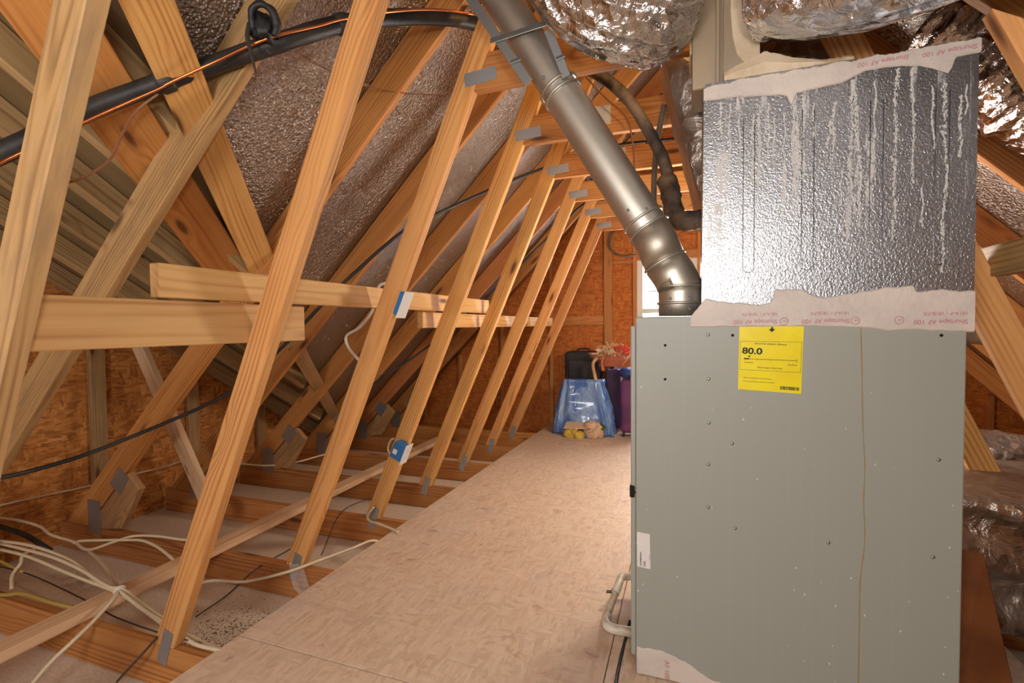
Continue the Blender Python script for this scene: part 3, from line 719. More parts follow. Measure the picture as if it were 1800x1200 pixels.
DRIPS = [ (0.09, 1.752, 0.091, 1.647, 0.004), (0.114, 1.745, 0.115, 1.587, 0.002), (0.176, 1.706, 0.173, 1.516, 0.004), (0.192, 1.728, 0.189, 1.498, 0.0059), (0.215, 1.732, 0.213, 1.543, 0.004), (0.229, 1.691, 0.227, 1.558, 0.0026), (0.275, 1.722, 0.277, 1.521, 0.0046), (0.301, 1.703, 0.3, 1.51, 0.0046), (0.323, 1.715, 0.327, 1.623, 0.0026), (0.374, 1.707, 0.368, 1.526, 0.0053), (0.366, 1.663, 0.358, 1.588, 0.0033), (0.415, 1.76, 0.404, 1.34, 0.0059), (0.415, 1.76, 0.434, 1.519, 0.0053), (0.434, 1.519, 0.433, 1.369, 0.0033), (0.512, 1.772, 0.509, 1.539, 0.0066), (0.512, 1.539, 0.508, 1.333, 0.0046), (0.545, 1.766, 0.551, 1.462, 0.004), (0.57, 1.46, 0.571, 1.358, 0.002), (0.611, 1.726, 0.617, 1.512, 0.0073), (0.62, 1.512, 0.612, 1.24, 0.0053), (0.646, 1.685, 0.646, 1.53, 0.004), (0.657, 1.704, 0.658, 1.634, 0.002), (0.14, 1.712, 0.141, 1.552, 0.002), (0.255, 1.695, 0.253, 1.57, 0.002), (0.465, 1.751, 0.465, 1.604, 0.002), (0.587, 1.716, 0.592, 1.558, 0.0026), (0.391, 1.523, 0.39, 1.433, 0.0026) ]
for q_, (xa, za, xb, zb, wd) in enumerate(DRIPS):
    bm = bmesh.new(); rd = random.Random(100 + q_); L_ = za - zb; n_ = int(40 + L_ * 700); yf_ = FY0 - .0012
    for i in range(n_):
        u = rd.random() ** 1.15; x = xa + (xb - xa) * u + rd.gauss(0, wd * .42) + .002 * math.sin(u * 9 + q_); z = za + (zb - za) * u
        sx_ = rd.uniform(.0007, .0020); sz_ = sx_ * rd.uniform(1.0, 3.4); a0 = rd.uniform(0, 1)
        vs = [bm.verts.new((x + sx_ * math.cos(a0 + k_ * 1.2566) * rd.uniform(.7, 1.2), yf_, z + sz_ * math.sin(a0 + k_ * 1.2566) * rd.uniform(.7, 1.2))) for k_ in range(5)]
        tp = bm.verts.new((x, yf_ - .0006, z))
        for k_ in range(5): bm.faces.new((vs[k_], vs[(k_ + 1) % 5], tp))
    o = from_bm('mastic_drip', bm, M['drip'], pn)
up = (-1, 0, 0)
for x, za in ((.413, 1.126), (.240, 1.126), (.668, 1.121)):
    text('tape_print', 'Shurtape AF 100', .0167, (x, FY0 - .0056, za), up, (0, -1, 0), M['red_print'], pn)
    text('tape_print', '181A-P / 181B-FX', .0125, (x, FY0 - .0056, za + .020), up, (0, -1, 0), M['red_print'], pn)
for x in (.675, .535): text('tape_print', 'Shurtape AF 100', .0165, (x, FY0 - .0056, 1.802), (-1, 0, -.02), (0, -1, 0), M['red_print'], pn)
for x in (.262, .432, .530): text('tape_print', 'UL', .008, (x, FY0 - .0056, 1.124), up, (0, -1, 0), M['red_print'], pn); tube('tape_print', [(x - .006 + .010 * math.cos(a * .5236), FY0 - .0056, 1.121 + .010 * math.sin(a * .5236)) for a in range(13)], .0006, M['red_print'], pn, 4, curve=False)

# trunk riser, front face metal and side face mastic
tk = empty('duct_riser', (.105, 1.68, PZ1), 'vertical mastic-smeared sheet metal duct rising from the plenum', 'duct')
box('riser_box', (.012, 1.602, PZ1 + .003), (.196, 1.772, 2.62), M['trunk'], tk, .003)
box('corner_flange', (.078, 1.590, PZ1 + .006), (.088, 1.6015, 2.6), M['trunk'], tk, .001)
box('corner_flange', (.093, 1.594, PZ1 + .006), (.098, 1.6015, 2.6), M['trunk'], tk, .001)
strip('mastic_smear', [(.118, 2.6), (.150, 2.6), (.1955, 2.6)], [(.118, 2.02), (.124, 1.95), (.135, 1.90), (.16, 1.86), (.1955, 1.83)], 1.6018, .006, M['mastic_warm'], tk, .006, 40, 6)
box('side_coat', (.006, 1.610, 1.93), (.0118, 1.765, 2.6), M['mastic_warm'], tk, .002)
strip('mastic_collar', [(.10, 1.845), (.16, 1.868), (.21, 1.885), (.26, 1.862), (.33, 1.840), (.42, 1.832)], [(.10, 1.816), (.42, 1.818)], 1.585, .012, M['mastic_warm'], tk, .004, 40, 8)

# ------------------------------------------------------------------ flex ducts
def crinkle(amp, fr, seed, rib=0.0, pitch=.05):
    def f(q, L, a):
        v = amp * (noise.noise(q * fr + Vector((seed, 0, 0))) + .6 * noise.noise(q * fr * 2.7 + Vector((0, seed, 0))) + .35 * abs(noise.noise(q * fr * 6.1)))
        return v + rib * math.sin(L / pitch * 6.283)
    return f
def folds(amp, nf, seed):
    def f(q, L, a):
        w = noise.noise(Vector((math.cos(a) * 2.2 * nf, math.sin(a) * 2.2 * nf, L * 1.1 + seed)))
        w2 = noise.noise(Vector((math.cos(a) * 6 * nf, math.sin(a) * 6 * nf, L * 2.4 + seed)))
        return amp * (.9 - 2.2 * abs(w)) + amp * .5 * (.6 - 2 * abs(w2)) + amp * .3 * noise.noise(q * 24)
    return f
def flex(name, pts, r, mat, label, seed, amp=.022, fr=7, rib=.0, rfun=None, cuff=None, seg=64, n=22):
    t = empty(name, pts[0], label, 'duct')
    tube('foil_jacket', pts, r, mat, t, seg, n=n, dfun=crinkle(amp, fr, seed, rib), rfun=rfun)
    return t
d1 = empty('flex_duct', (.0, 1.565, 2.12), 'large crumpled gold-lit foil flex duct above the flue, left of the riser', 'duct')
tube('foil_jacket', [(.004, 1.60, 2.13), (-.10, 1.56, 2.125), (-.24, 1.51, 2.18), (-.32, 1.47, 2.34), (-.36, 1.45, 2.60)], .195, M['foil_duct'], d1, 110, n=26,
     dfun=folds(.017, 2.6, 3), rfun=lambda u, L: .135 + .065 * min(1, u * 5))
d2 = empty('flex_duct', (.19, 1.52, 2.045), 'foil flex duct leaving the riser and sagging over the plenum to the right', 'duct')
tube('foil_jacket', [(.197, 1.53, 2.045), (.30, 1.47, 2.02), (.45, 1.38, 1.995), (.60, 1.22, 1.965), (.72, 1.02, 1.96), (.80, .85, 1.97)], .165, M['foil_duct'], d2, 96, n=26,
     dfun=folds(.010, 1.5, 11), rfun=lambda u, L: .13 + .035 * min(1, u * 3))
d3 = flex('flex_duct', [(.76, 0, 2.12), (.86, 0, 2.02), (1.0, 0, 1.885), (1.25, 0, 1.64), (1.5, 0, 1.40)], .088, M['foil_dark'],
          'dark crumpled foil duct under the right roof deck beside the plenum top', 19, .016, 9, .003, n=26)
d3.location.y = 2.11; d3.scale = (1, 2.2, 1)
# foil-wrapped drop behind the plenum
hd = empty('foil_wrapped_duct', (.25, 2.1, 1.3), 'tapering foil-wrapped return drop behind the plenum, left side showing', 'duct')
bm = bmesh.new(); lv = []
for i in range(25):
    u = i / 24; z = 1.45 + u * .95; xl = .075 - .185 * min(1, u * 1.25) ** .9; r0 = []
    for j in range(28):
        s = j / 28 * 4; side = int(s); f = s - side
        c = [(xl, 1.88), (.50, 1.88), (.50, 2.34), (xl, 2.34)]; a, b = c[side], c[(side + 1) % 4]
        p = Vector((a[0] + (b[0] - a[0]) * f, a[1] + (b[1] - a[1]) * f, z)); nz = noise.noise(p * 8) * .014 + noise.noise(p * 21) * .006
        ctr = Vector(((xl + .5) / 2, 2.11, z)); p += (p - ctr).normalized() * nz; r0.append(bm.verts.new(p - Vector((.25, 2.1, 1.3))))
    lv.append(r0)
for a, b in zip(lv, lv[1:]):
    for j in range(28): bm.faces.new((a[j], a[(j + 1) % 28], b[(j + 1) % 28], b[j]))
bm.faces.new(lv[0]); bm.faces.new(lv[-1])
from_bm('foil_wrap', bm, M['foil_dull'], hd, (.25, 2.1, 1.3), smooth=True)
# low ducts at the right of the furnace
e1 = flex('flex_duct', [(1.05, 3.05, .52), (1.35, 3.02, .475), (1.75, 3.0, .43), (2.2, 2.98, .40)], .115, M['foil_duct'],
          'ribbed silver flex duct lying low behind the right stud', 31, .010, 9, .004, seg=40)
e2 = empty('wrapped_trunk_duct', (1.35, 2.2, .0), 'large dusty foil-wrapped trunk duct low on the right of the furnace', 'duct')
bm = bmesh.new(); lv = []
for i in range(40):
    u = i / 39; xx = .76 + u * 1.5; r0 = []
    for j in range(36):
        s = j / 36 * 4; side = int(s); f = s - side
        c = [(1.95, .13), (2.62, .13), (2.62, .535), (2.00, .535)]; a, b = c[side], c[(side + 1) % 4]
        p = Vector((xx, a[0] + (b[0] - a[0]) * f, a[1] + (b[1] - a[1]) * f))
        fold = .028 * math.sin((p.z * 1.6 + xx * .75) * 21 + noise.noise(p * 3) * 3) if side == 3 else 0
        p += Vector((0, -1 if side == 3 else 0, 0)) * fold + Vector((0, noise.noise(p * 9) * .01, noise.noise(p * 9 + Vector((9, 0, 0))) * .008))
        r0.append(bm.verts.new(p - Vector((1.35, 2.2, 0))))
    lv.append(r0)
for a, b in zip(lv, lv[1:]):
    for j in range(36): bm.faces.new((a[j], a[(j + 1) % 36], b[(j + 1) % 36], b[j]))
bm.faces.new(lv[0]); bm.faces.new(lv[-1])
from_bm('foil_wrap', bm, M['foil_dull'], e2, (1.35, 2.2, 0), smooth=True)
bp = board('leaning_panel', (.725, 1.75, .016), (.725, 1.75, .466), (1, 0, 0), .07, .012, M['brown_panel'], None)
bpo = prism('leaning_panel', [(.700, 1.70, .015), (.865, 1.72, .015), (.775, 1.80, .466), (.700, 1.80, .468)], (.7, 1.7, .015), (0, 0, 1), (.1, -1, .15), .02, M['brown_panel'], None, .003)
bpy.data.objects.remove(bp); tag(bpo, 'dark brown hardboard piece leaning against the right side of the furnace', 'panel')
tag(tube('drain_pipe', [(.86, 1.62, .045), (1.05, 1.66, .04), (1.5, 1.75, .04)], .02, M['pvc']), 'white drain pipe lying on the joists right of the brown panel', 'pipe')
tag(tube('hose', [(1.15, 3.25, 1.10), (1.30, 3.2, 1.06), (1.6, 3.1, 1.02), (2.0, 3.0, 1.0)], .045, M['black_dusty'], None, 12), 'dusty dark insulated hose behind the right stud', 'hose')

# ------------------------------------------------------------------ flue
fl_ = empty('flue_pipe', (-.021, 1.66, FZ1 + .003), 'shiny galvanized flue pipe elbowing up-left from the furnace top', 'pipe')
R0 = .0655
P0, P1, P2, P3 = Vector((-.021, 1.66, FZ1 + .003)), Vector((-.022, 1.66, 1.235)), Vector((-.068, 1.66, 1.315)), Vector((-.118, 1.66, 1.425))
PJ, PT = Vector((-.398, 1.66, 1.895)), Vector((-.66, 1.66, 2.335))
AX = (PT - P3).normalized()
tube('starter_collar', [P0, P0 + Vector((0, 0, .045)), P1 - Vector((0, 0, .02)), P1], R0, M['galv'], fl_, 36, curve=False)
tube('elbow_gore', [P1 - Vector((0, 0, .004)), P1, (P1 + P2) / 2 + Vector((.004, 0, 0)), P2], R0 + .002, M['galv'], fl_, 36, curve=False)
tube('elbow_gore', [P2, (P2 + P3) / 2 + Vector((.004, 0, 0)), P3], R0 + .001, M['galv'], fl_, 36, curve=False)
tube('pipe_section', [P3, P3 + AX * .01, PJ - AX * .01, PJ], R0 - .001, M['galv'], fl_, 40, curve=False)
tube('pipe_section', [PJ, PJ + AX * .01, PT - AX * .02, PT], R0 - .004, M['galv'], fl_, 40, curve=False)
for c, a in ((P0 + Vector((0, 0, .040)), (0, 0, 1)), (P1, (0, 0, 1)), (P2, (P3 - P1)), (P3, AX), (P3 + AX * .035, AX), (PJ, AX), (PJ + AX * .03, AX)):
    ring_band('crimp_bead', c, a, R0 - .002, R0 + .0055, .010, M['galv'], fl_, 36)
for c in (P3 + AX * .06, PJ + AX * .048, P1 + Vector((0, 0, -.04)), P0 + Vector((0, 0, .02))):
    for s in (-.5, .55):
        q = c + Vector((R0 * math.sin(s) * AX.z, -R0 * math.cos(s), 0)); tube('screw', [q, q + Vector((0, -.004, 0)), q + Vector((0, -.006, 0))], .0045, M['strap'], fl_, 8, curve=False)
# hanger straps around the flue
hs_ = empty('pipe_hanger', (-.5, 1.58, 1.93), 'grey sheet metal hanger straps framing the upper flue pipe', 'bracket')
AXp = Vector((AX.z, 0, -AX.x))
cst = Vector((-.540, 1.586, 2.105)); 
def sbar(a, b, w, nm='strap'): return board(nm, a, b, (0, .25, 1) if abs((Vector(b) - Vector(a)).normalized().z) < .5 else (1, 0, 0), w, .003, M['strap'], hs_, .0008)
left = lambda s: Vector((-.605, 1.588, 2.085)) + AX * s; right = lambda s: Vector((-.452, 1.588, 2.085)) + AX * s
sbar(Vector((-.632, 1.584, 2.082)), Vector((-.430, 1.584, 2.102)), .022)
sbar(left(.30) + Vector((-.01, 0, .0)), left(-.19) + Vector((.01, 0, 0)), .032)
sbar(right(-.0) + Vector((.02, .004, 0)), Vector((-.372, 1.60, 1.925)), .028)
sbar(right(.0) + Vector((.015, .004, .01)), Vector((-.475, 1.61, 2.29)), .026)
sbar(left(-.10) + Vector((-.006, -.004, 0)), left(-.10) + Vector((.03, -.004, .006)), .014, 'strap_clip')
sbar(Vector((-.404, 1.592, 1.985)), Vector((-.375, 1.592, 1.992)), .014, 'strap_clip')

# ------------------------------------------------------------------ curves: cables, pipes
CV = {
    'bundle1': [[-3.064,1.351,0.12],[-2.831,1.365,0.12],[-2.552,1.357,0.1],[-2.316,1.318,0.07],[-2.169,1.308,0.06],[-1.99,1.283,0.03],[-1.83,1.258,0.02],[-1.633,1.219,0.01],[-1.512,1.219,0.01],[-1.4,1.235,-0.02],[-1.2,1.26,-0.04]],
    'bundle2': [[-3.003,1.323,0.1],[-2.782,1.32,0.1],[-2.527,1.312,0.08],[-2.345,1.314,0.06],[-2.18,1.31,0.05],[-2.044,1.298,0.03],[-1.907,1.27,0.02],[-1.668,1.224,0.01],[-1.543,1.234,0.0],[-1.42,1.25,-0.03],[-1.2,1.28,-0.05]],
    'bundle3': [[-3.053,1.346,0.11],[-2.701,1.342,0.11],[-2.45,1.333,0.09],[-2.22,1.303,0.07],[-2.161,1.32,0.06],[-2.05,1.312,0.03],[-1.876,1.28,0.02],[-1.7,1.25,0.006],[-1.5,1.25,-0.02],[-1.2,1.27,-0.06]],
    'bundle4': [[-2.0,0.8,-0.14],[-2.07,0.93,-0.11],[-2.094,1.036,-0.05],[-2.074,1.102,0.0],[-2.095,1.188,0.03],[-2.15,1.292,0.06],[-2.344,1.399,0.03],[-2.623,1.508,0.02],[-2.792,1.557,0.02]],
    'loopA': [[-3.45,1.5,0.13],[-3.3,1.53,0.12],[-3.152,1.547,0.1],[-2.995,1.514,0.09],[-2.879,1.542,0.06],[-2.781,1.551,0.03],[-2.759,1.653,0.03],[-2.734,1.733,0.03],[-2.618,1.771,0.03],[-2.471,1.8,0.02],[-2.4,1.825,0.015]],
    'loopB': [[-2.864,1.533,0.06],[-2.861,1.585,0.05],[-2.739,1.681,0.03],[-2.632,1.709,0.03],[-2.485,1.692,0.02],[-2.297,1.642,0.0]],
    'loopC': [[-2.743,1.24,0.0],[-2.82,1.28,0.03],[-2.841,1.319,0.06],[-2.883,1.348,0.08],[-2.906,1.401,0.08]],
    'yellow': [[-3.0,1.15,0.01],[-2.706,1.186,0.01],[-2.602,1.211,0.02],[-2.41,1.209,0.02],[-2.295,1.224,0.01]],
    'yellow2': [[-2.995,1.318,0.05],[-2.9,1.314,0.04],[-2.809,1.311,0.03]],
    'blackfoot': [[-3.48,1.44,0.15],[-3.286,1.451,0.12],[-3.12,1.462,0.1],[-3.014,1.476,0.06],[-2.969,1.498,0.02]],
    'thin1': [[-3.45,1.5,-0.13],[-3.152,1.489,-0.12],[-2.803,1.453,-0.12],[-2.443,1.387,-0.1],[-2.172,1.302,-0.05],[-1.778,1.221,0.01],[-1.6,1.225,0.012]],
    'run1': [[-3.4,1.2,0.2],[-3.4,1.505,0.196],[-3.4,1.7,0.186],[-3.4,1.939,0.17],[-3.4,2.186,0.169],[-3.4,2.372,0.163],[-3.4,2.603,0.183],[-3.4,2.9,0.2]],
    'run2': [[-3.4,2.7,0.1],[-3.263,2.87,0.06],[-3.118,2.977,0.03],[-2.974,3.125,0.03],[-2.869,3.299,0.05],[-2.75,3.5,0.07]],
    'run3': [[-2.08,1.52,-0.02],[-1.974,1.574,0.0],[-1.915,1.683,-0.05],[-1.688,1.708,0.02],[-1.615,1.823,0.03],[-1.561,2.001,0.02],[-1.517,2.104,0.02],[-1.44,2.15,-0.012],[-1.2,2.2,-0.02]],
    'thinblack': [[-1.823,1.376,-0.02],[-1.941,1.615,-0.08],[-1.928,1.759,-0.03],[-1.933,1.978,-0.03]],
    'thinblack2': [[-1.852,1.103,-0.1],[-1.778,1.122,-0.02],[-1.759,1.184,0.03]],
    'thinblack3': [[-1.718,1.96,-0.02],[-1.945,2.395,0.01],[-2.001,2.752,-0.03]],
    'romexS3': [[-1.579,2.39,0.384],[-1.608,2.39,0.414],[-1.592,2.39,0.465],[-1.566,2.39,0.483]],
    'romexS3low': [[-1.7,2.38,0.078],[-1.741,2.375,0.025],[-1.73,2.375,-0.007],[-1.619,2.299,0.02],[-1.499,2.258,0.02],[-1.45,2.236,0.02]],
    'romexS2': [[-1.249,1.86,1.309],[-1.287,1.86,1.29],[-1.326,1.87,1.191],[-1.458,1.95,1.115],[-1.572,2.0,1.073],[-1.564,2.0,1.018],[-1.43,1.9,0.965]],
    'reddish': [[-1.409,0.75,1.463],[-1.436,0.8,1.485],[-1.445,0.85,1.523],[-1.459,0.9,1.575],[-1.473,0.94,1.656],[-1.474,0.98,1.734],[-1.427,1.01,1.787]],
    'fine': [[-1.171,1.2,1.952],[-1.152,1.25,1.969],[-1.229,1.5,2.049],[-1.227,1.7,2.088],[-1.132,1.8,2.088],[-0.934,1.85,2.064]],
    'black1': [[-2.6,1.056,0.53],[-2.608,1.268,0.522],[-2.557,1.547,0.573],[-2.369,2.024,0.761],[-2.144,2.142,0.986],[-1.988,2.179,1.142],[-1.772,2.239,1.358],[-1.488,2.384,1.642],[-1.374,2.543,1.756],[-1.171,2.873,1.959],[-0.998,3.177,2.132],[-0.772,3.622,2.358],[-0.546,4.0,2.539],[-0.046,4.0,2.526],[0.127,4.0,2.515]],
    'black2': [[-2.497,3.502,0.633],[-2.176,3.94,0.954],[-1.738,4.222,1.392],[-1.426,4.342,1.704],[-1.222,4.396,1.908],[-1.032,4.458,2.098],[-0.859,4.603,2.271],[-0.442,4.78,2.458],[-0.203,4.78,2.474],[0.081,4.78,2.469]],
    'lineset': [[-1.835,0.75,1.54],[-1.738,0.8,1.589],[-1.618,0.95,1.749],[-1.467,1.06,1.852],[-1.356,1.14,1.923],[-1.162,1.17,1.958],[-1.057,1.35,2.097],[-0.97,1.55,2.215],[-0.876,1.72,2.289],[-0.804,1.88,2.34],[-0.717,2.05,2.352],[-0.527,2.1,2.269],[-0.36,2.12,2.177],[-0.242,2.12,2.063],[-0.15,2.12,1.91],[-0.083,2.1,1.757],[-0.059,2.05,1.607],[-0.041,2.0,1.529],[-0.006,1.95,1.494],[0.08,1.9,1.482]],
    'copper': [[-1.663,0.72,1.498],[-1.696,0.78,1.553],[-1.58,0.92,1.7],[-1.462,1.03,1.813],[-1.43,1.05,1.838],[-1.308,1.1,1.901],[-1.143,1.13,1.95],[-1.063,1.25,2.037],[-1.022,1.32,2.089],[-0.938,1.5,2.201],[-0.869,1.66,2.284],[-0.782,1.83,2.345]],
    'smallblack': [[-1.464,1.13,1.898],[-1.356,1.14,1.906],[-1.253,1.15,1.925],[-1.163,1.159,1.936]],
    'thinpipe': [[-0.097,2.33,2.092],[-0.128,2.33,1.933],[-0.141,2.33,1.757],[-0.141,2.33,1.579]],
    'fine2': [[-0.453,2.35,2.288],[-0.367,2.35,2.182],[-0.268,2.35,2.075],[-0.238,2.35,1.954],[-0.23,2.35,1.824],[-0.235,2.35,1.773]],
    'greycord': [[-0.702,5.35,2.178],[-0.78,5.35,2.033],[-0.762,5.35,1.911],[-0.643,5.35,1.844],[-0.507,5.35,1.848]],
    'flue': [[-0.021,1.66,1.146],[-0.022,1.66,1.233],[-0.072,1.66,1.316],[-0.118,1.66,1.432],[-0.398,1.66,1.895],[-0.643,1.66,2.307]],
    'pvc': [[-0.177,2.021,0.09],[-0.243,2.008,0.09],[-0.253,1.959,0.085],[-0.268,1.86,0.055],[-0.275,1.776,0.04],[-0.254,1.73,0.04],[-0.152,1.738,0.035]],
    'blackhose': [[-0.19,1.78,0.05],[-0.2,1.731,0.015],[-0.204,1.605,0.015],[-0.203,1.497,0.015],[-0.198,1.426,0.015]],
}
def wire(name, key, r, mat, label, cat, seg=6, n=6, parent=None):
    o = tube(name, CV[key], r, M[mat], parent, seg, n)
    if parent is None: tag(o, label, cat)
    return o
ls = empty('refrigerant_line', CV['lineset'][0], 'thick black insulated refrigerant line with copper tube sweeping across the rafters', 'pipe')
def fat(u, L): return .027 if u < .55 else .024
tube('foam_sleeve', CV['lineset'][:11], .028, M['black'], ls, 14, 6, rfun=lambda u, L: .027, dfun=crinkle(.0015, 12, 2))
tube('foam_sleeve', CV['lineset'][10:], .024, M['black_dusty'], ls, 14, 6, dfun=crinkle(.003, 12, 2))
tube('copper_tube', CV['copper'], .0045, M['copper'], ls, 8, 6)
tube('small_sleeve', CV['smallblack'], .010, M['black'], ls, 8, 6)
for c in ((-1.485, 1.045, 1.838), (-1.02, 1.36, 2.106)):
    i = min(range(len(CV['lineset'])), key=lambda q: (Vector(CV['lineset'][q]) - Vector(c)).length); A = Vector(CV['lineset'][max(i - 1, 0)]); B = Vector(CV['lineset'][i + 1])
    P_ = Vector(CV['lineset'][i]); ring_band('tape_band', P_, B - A, .026, .0325, .05, M['black'], ls, 16)
# tied rag at the rafter
kn = Vector((-1.150, 1.135, 1.965))
blob('tie_knot', kn + Vector((-.004, -.012, .012)), (.034, .026, .040), M['black'], ls, .5, 3.2, 3, 2.0)
tube('tie_loop', [kn + Vector((-.02, -.03, .0)), kn + Vector((-.012, -.04, .045)), kn + Vector((.018, -.035, .062)), kn + Vector((.042, -.02, .045)), kn + Vector((.044, -.005, .012)), kn + Vector((.03, .0, -.01))], .010, M['black'], ls, 10, 5, dfun=crinkle(.004, 30, 1))
tube('tie_tail', [kn + Vector((-.03, -.03, .02)), kn + Vector((-.032, -.038, -.02)), kn + Vector((-.02, -.038, -.07)), kn + Vector((-.012, -.032, -.118))], .006, M['black'], ls, 8, 5, rfun=lambda u, L: .008 - .005 * u)
# fitting near the furnace coil
elb = Vector((-.046, 1.985, 1.53))
tube('elbow_wrap', [elb + Vector((-.03, .10, .16)), elb + Vector((-.01, .03, .06)), elb, elb + Vector((.04, -.03, -.03)), elb + Vector((.10, -.06, -.035))], .036, M['black_dusty'], ls, 14, 5, dfun=crinkle(.010, 22, 6))
wire('conduit', 'thinpipe', .013, 'conduit', 'thin grey vertical conduit right of the flue pipe', 'pipe', 10)
wire('coax_cable', 'black1', .0095, 'black', 'long black cable slung under the rafters from lower left to the flue pipe', 'cable', 8)
wire('coax_cable', 'black2', .0095, 'black', 'short black cable under the farthest rafters near the gable wall', 'cable', 8)
wire('wire', 'reddish', .0035, 'brown_wire', 'thin pinkish wire drooping below the black line beside the nearest stud', 'wire')
wire('wire', 'fine', .0022, 'brown_wire', 'fine brown wire running from the tied knot toward the flue', 'wire')
wire('wire', 'fine2', .004, 'brown_wire', 'thin brown wire hanging right of the upper flue pipe', 'wire')
wire('wire', 'greycord', .010, 'conduit', 'grey cord looping on the gable wall beside the window', 'wire')
for q, i in (('bundle1', 'topmost strand of the cream cable bundle over the flat floor brace'), ('bundle2', 'lower strand of the cream cable bundle over the flat floor brace'), ('bundle3', 'middle strand of the cream cable bundle over the flat floor brace'),
             ('bundle4', 'cream cable crossing the bundle at its tie and running down left'), ('loopA', 'cream cable looping along the top of the third joist heel'), ('loopB', 'cream cable arching behind the flat floor brace'),
             ('run1', 'cream cable stapled along the OSB side wall'), ('run2', 'cream cable sagging between far joists'), ('run3', 'cream cable running from the second joist to the floor edge'),
             ('loopC', 'dangling cream cable loop at the far left')):
    o = wire('electrical_cable', q, .0068 if q != 'run1' else .005, 'romex', i, 'cable', 8); o['group'] = 'cream electrical cables on the joists'
    if q == 'bundle1':
        ring_band('cable_tie', (-2.165, 1.312, .058), (1, -.1, -.3), .020, .022, .008, M['white'], o, 14)
wire('electrical_cable', 'yellow', .008, 'yellow_cable', 'dull yellow cable lying on the nearest joist', 'cable')
wire('electrical_cable', 'yellow2', .006, 'yellow_cable', 'short bright yellow cable at the left edge', 'cable')
wire('electrical_cable', 'blackfoot', .012, 'black', 'thick black cable entering at the lower left edge', 'cable', 8)
wire('wire', 'thin1', .003, 'grey_wire', 'thin dark wire trailing across the dusty board under the bundle', 'wire')
wire('wire', 'thinblack', .004, 'grey_wire', 'thin black wire running between the two nearest studs', 'wire')
wire('wire', 'thinblack2', .004, 'grey_wire', 'thin black wire at the foot of the knotty stud', 'wire')
wire('wire', 'thinblack3', .003, 'grey_wire', 'thin black wire behind the switch-box stud', 'wire')
# condensate drain
cd = empty('condensate_pipe', CV['pvc'][0], 'white condensate pipe looping out beside the furnace base', 'pipe')
tube('pipe_run', CV['pvc'][1:6], .0125, M['pvc'], cd, 14, 5)
tube('pipe_elbow', [CV['pvc'][0], CV['pvc'][1], CV['pvc'][2], (Vector(CV['pvc'][2]) + Vector(CV['pvc'][3])) / 2], .0158, M['pvc'], cd, 14, 5)
tube('pipe_elbow', [(Vector(CV['pvc'][3]) * .25 + Vector(CV['pvc'][4]) * .75), CV['pvc'][4], CV['pvc'][5], CV['pvc'][6]], .0168, M['pvc'], cd, 14, 5)
ck = Vector(CV['pvc'][3]) + Vector((.005, .06, .012)); ring_band('pipe_clamp', ck, Vector(CV['pvc'][2]) - Vector(CV['pvc'][3]), .0145, .017, .014, M['black'], cd, 14)
board('clamp_tab', ck + Vector((-.012, 0, 0)), ck + Vector((-.034, 0, -.002)), (0, 1, 0), .02, .003, M['black'], cd)
wire('hose', 'blackhose', .006, 'black', 'thin black hose on the floor at the furnace corner', 'hose', 8)

# ------------------------------------------------------------------ electrical boxes
ob = empty('outlet_box', (-1.51, 2.37, .355), 'blue outlet box with white faceplate mounted low on a stud', 'outlet box')
ax = Vector((.4408, 0, 1)).normalized(); px = Vector((1, 0, -.4408)).normalized()
def obox(nm, c, hx, hy, hz, mat, par, bev=.003): # box aligned with the stud
    c = Vector(c); pts = [c + px * sx * hx - Vector((0, hy, 0)) + ax * sz * hz for sx, sz in ((-1, -1), (1, -1), (1, 1), (-1, 1))]
    return prism(nm, pts, c, ax, (0, 1, 0), 2 * hy, mat, par, bev)
oc = Vector((-1.503, 2.352, .425))
obox('box_body', oc, .038, .030, .046, M['blue_box'], ob)
obox('box_sticker', oc + Vector((-.012, -.0306, .0)) - px * .004, .013, .0004, .014, M['paper'], ob, 0)
fp = oc + px * .041; obox('faceplate', fp, .0025, .036, .060, M['white'], ob, .001)
for s in (-.022, .022):
    obox('socket', fp + px * .0028 + ax * s, .0012, .013, .015, M['paper'], ob, .0005)
tube('box_cable', CV['romexS3'], .0062, M['romex'], ob, 8, 6)
o = wire('electrical_cable', 'romexS3low', .0068, 'romex', 'cream cable bending round the stud foot below the blue outlet box', 'cable', 8); o['group'] = 'cream electrical cables on the joists'
sb = empty('switch_box', (-1.10, 1.81, 1.15), 'white blank cover plate on a blue box fixed to the stud', 'switch box')
sc_ = Vector((web(1.21) + .016, 1.803, 1.213))
obox('box_body', sc_, .014, .022, .050, M['blue_box'], sb)
obox('cover_plate', sc_ + px * .018, .003, .034, .058, M['white'], sb, .001)
wire('electrical_cable', 'romexS2', .0068, 'white_cable', 'white cable curling out behind the switch-box stud', 'cable', 8)

# plastic wrap hanging at the foot of the third stud
bm = bmesh.new(); prev = None
wp = [(-1.735, .03), (-1.725, -.03), (-1.70, -.08), (-1.66, -.12), (-1.62, -.148)]
for i, (xx, zz) in enumerate(wp):
    row = [bm.verts.new((xx + .017 * j + .01 * noise.noise(Vector((i * .7, j * .9, 0))), 1.765 - .008 * math.sin(j * 1.9 + i), zz + .006 * math.sin(j * 2.3))) for j in range(6)]
    if prev:
        for j in range(5): bm.faces.new((prev[j], prev[j + 1], row[j + 1], row[j]))
    prev = row
tag(from_bm('plastic_scrap', bm, M['wrap'], None, smooth=True), 'crumpled clear plastic scrap hanging off the third joist at the floor edge', 'plastic')

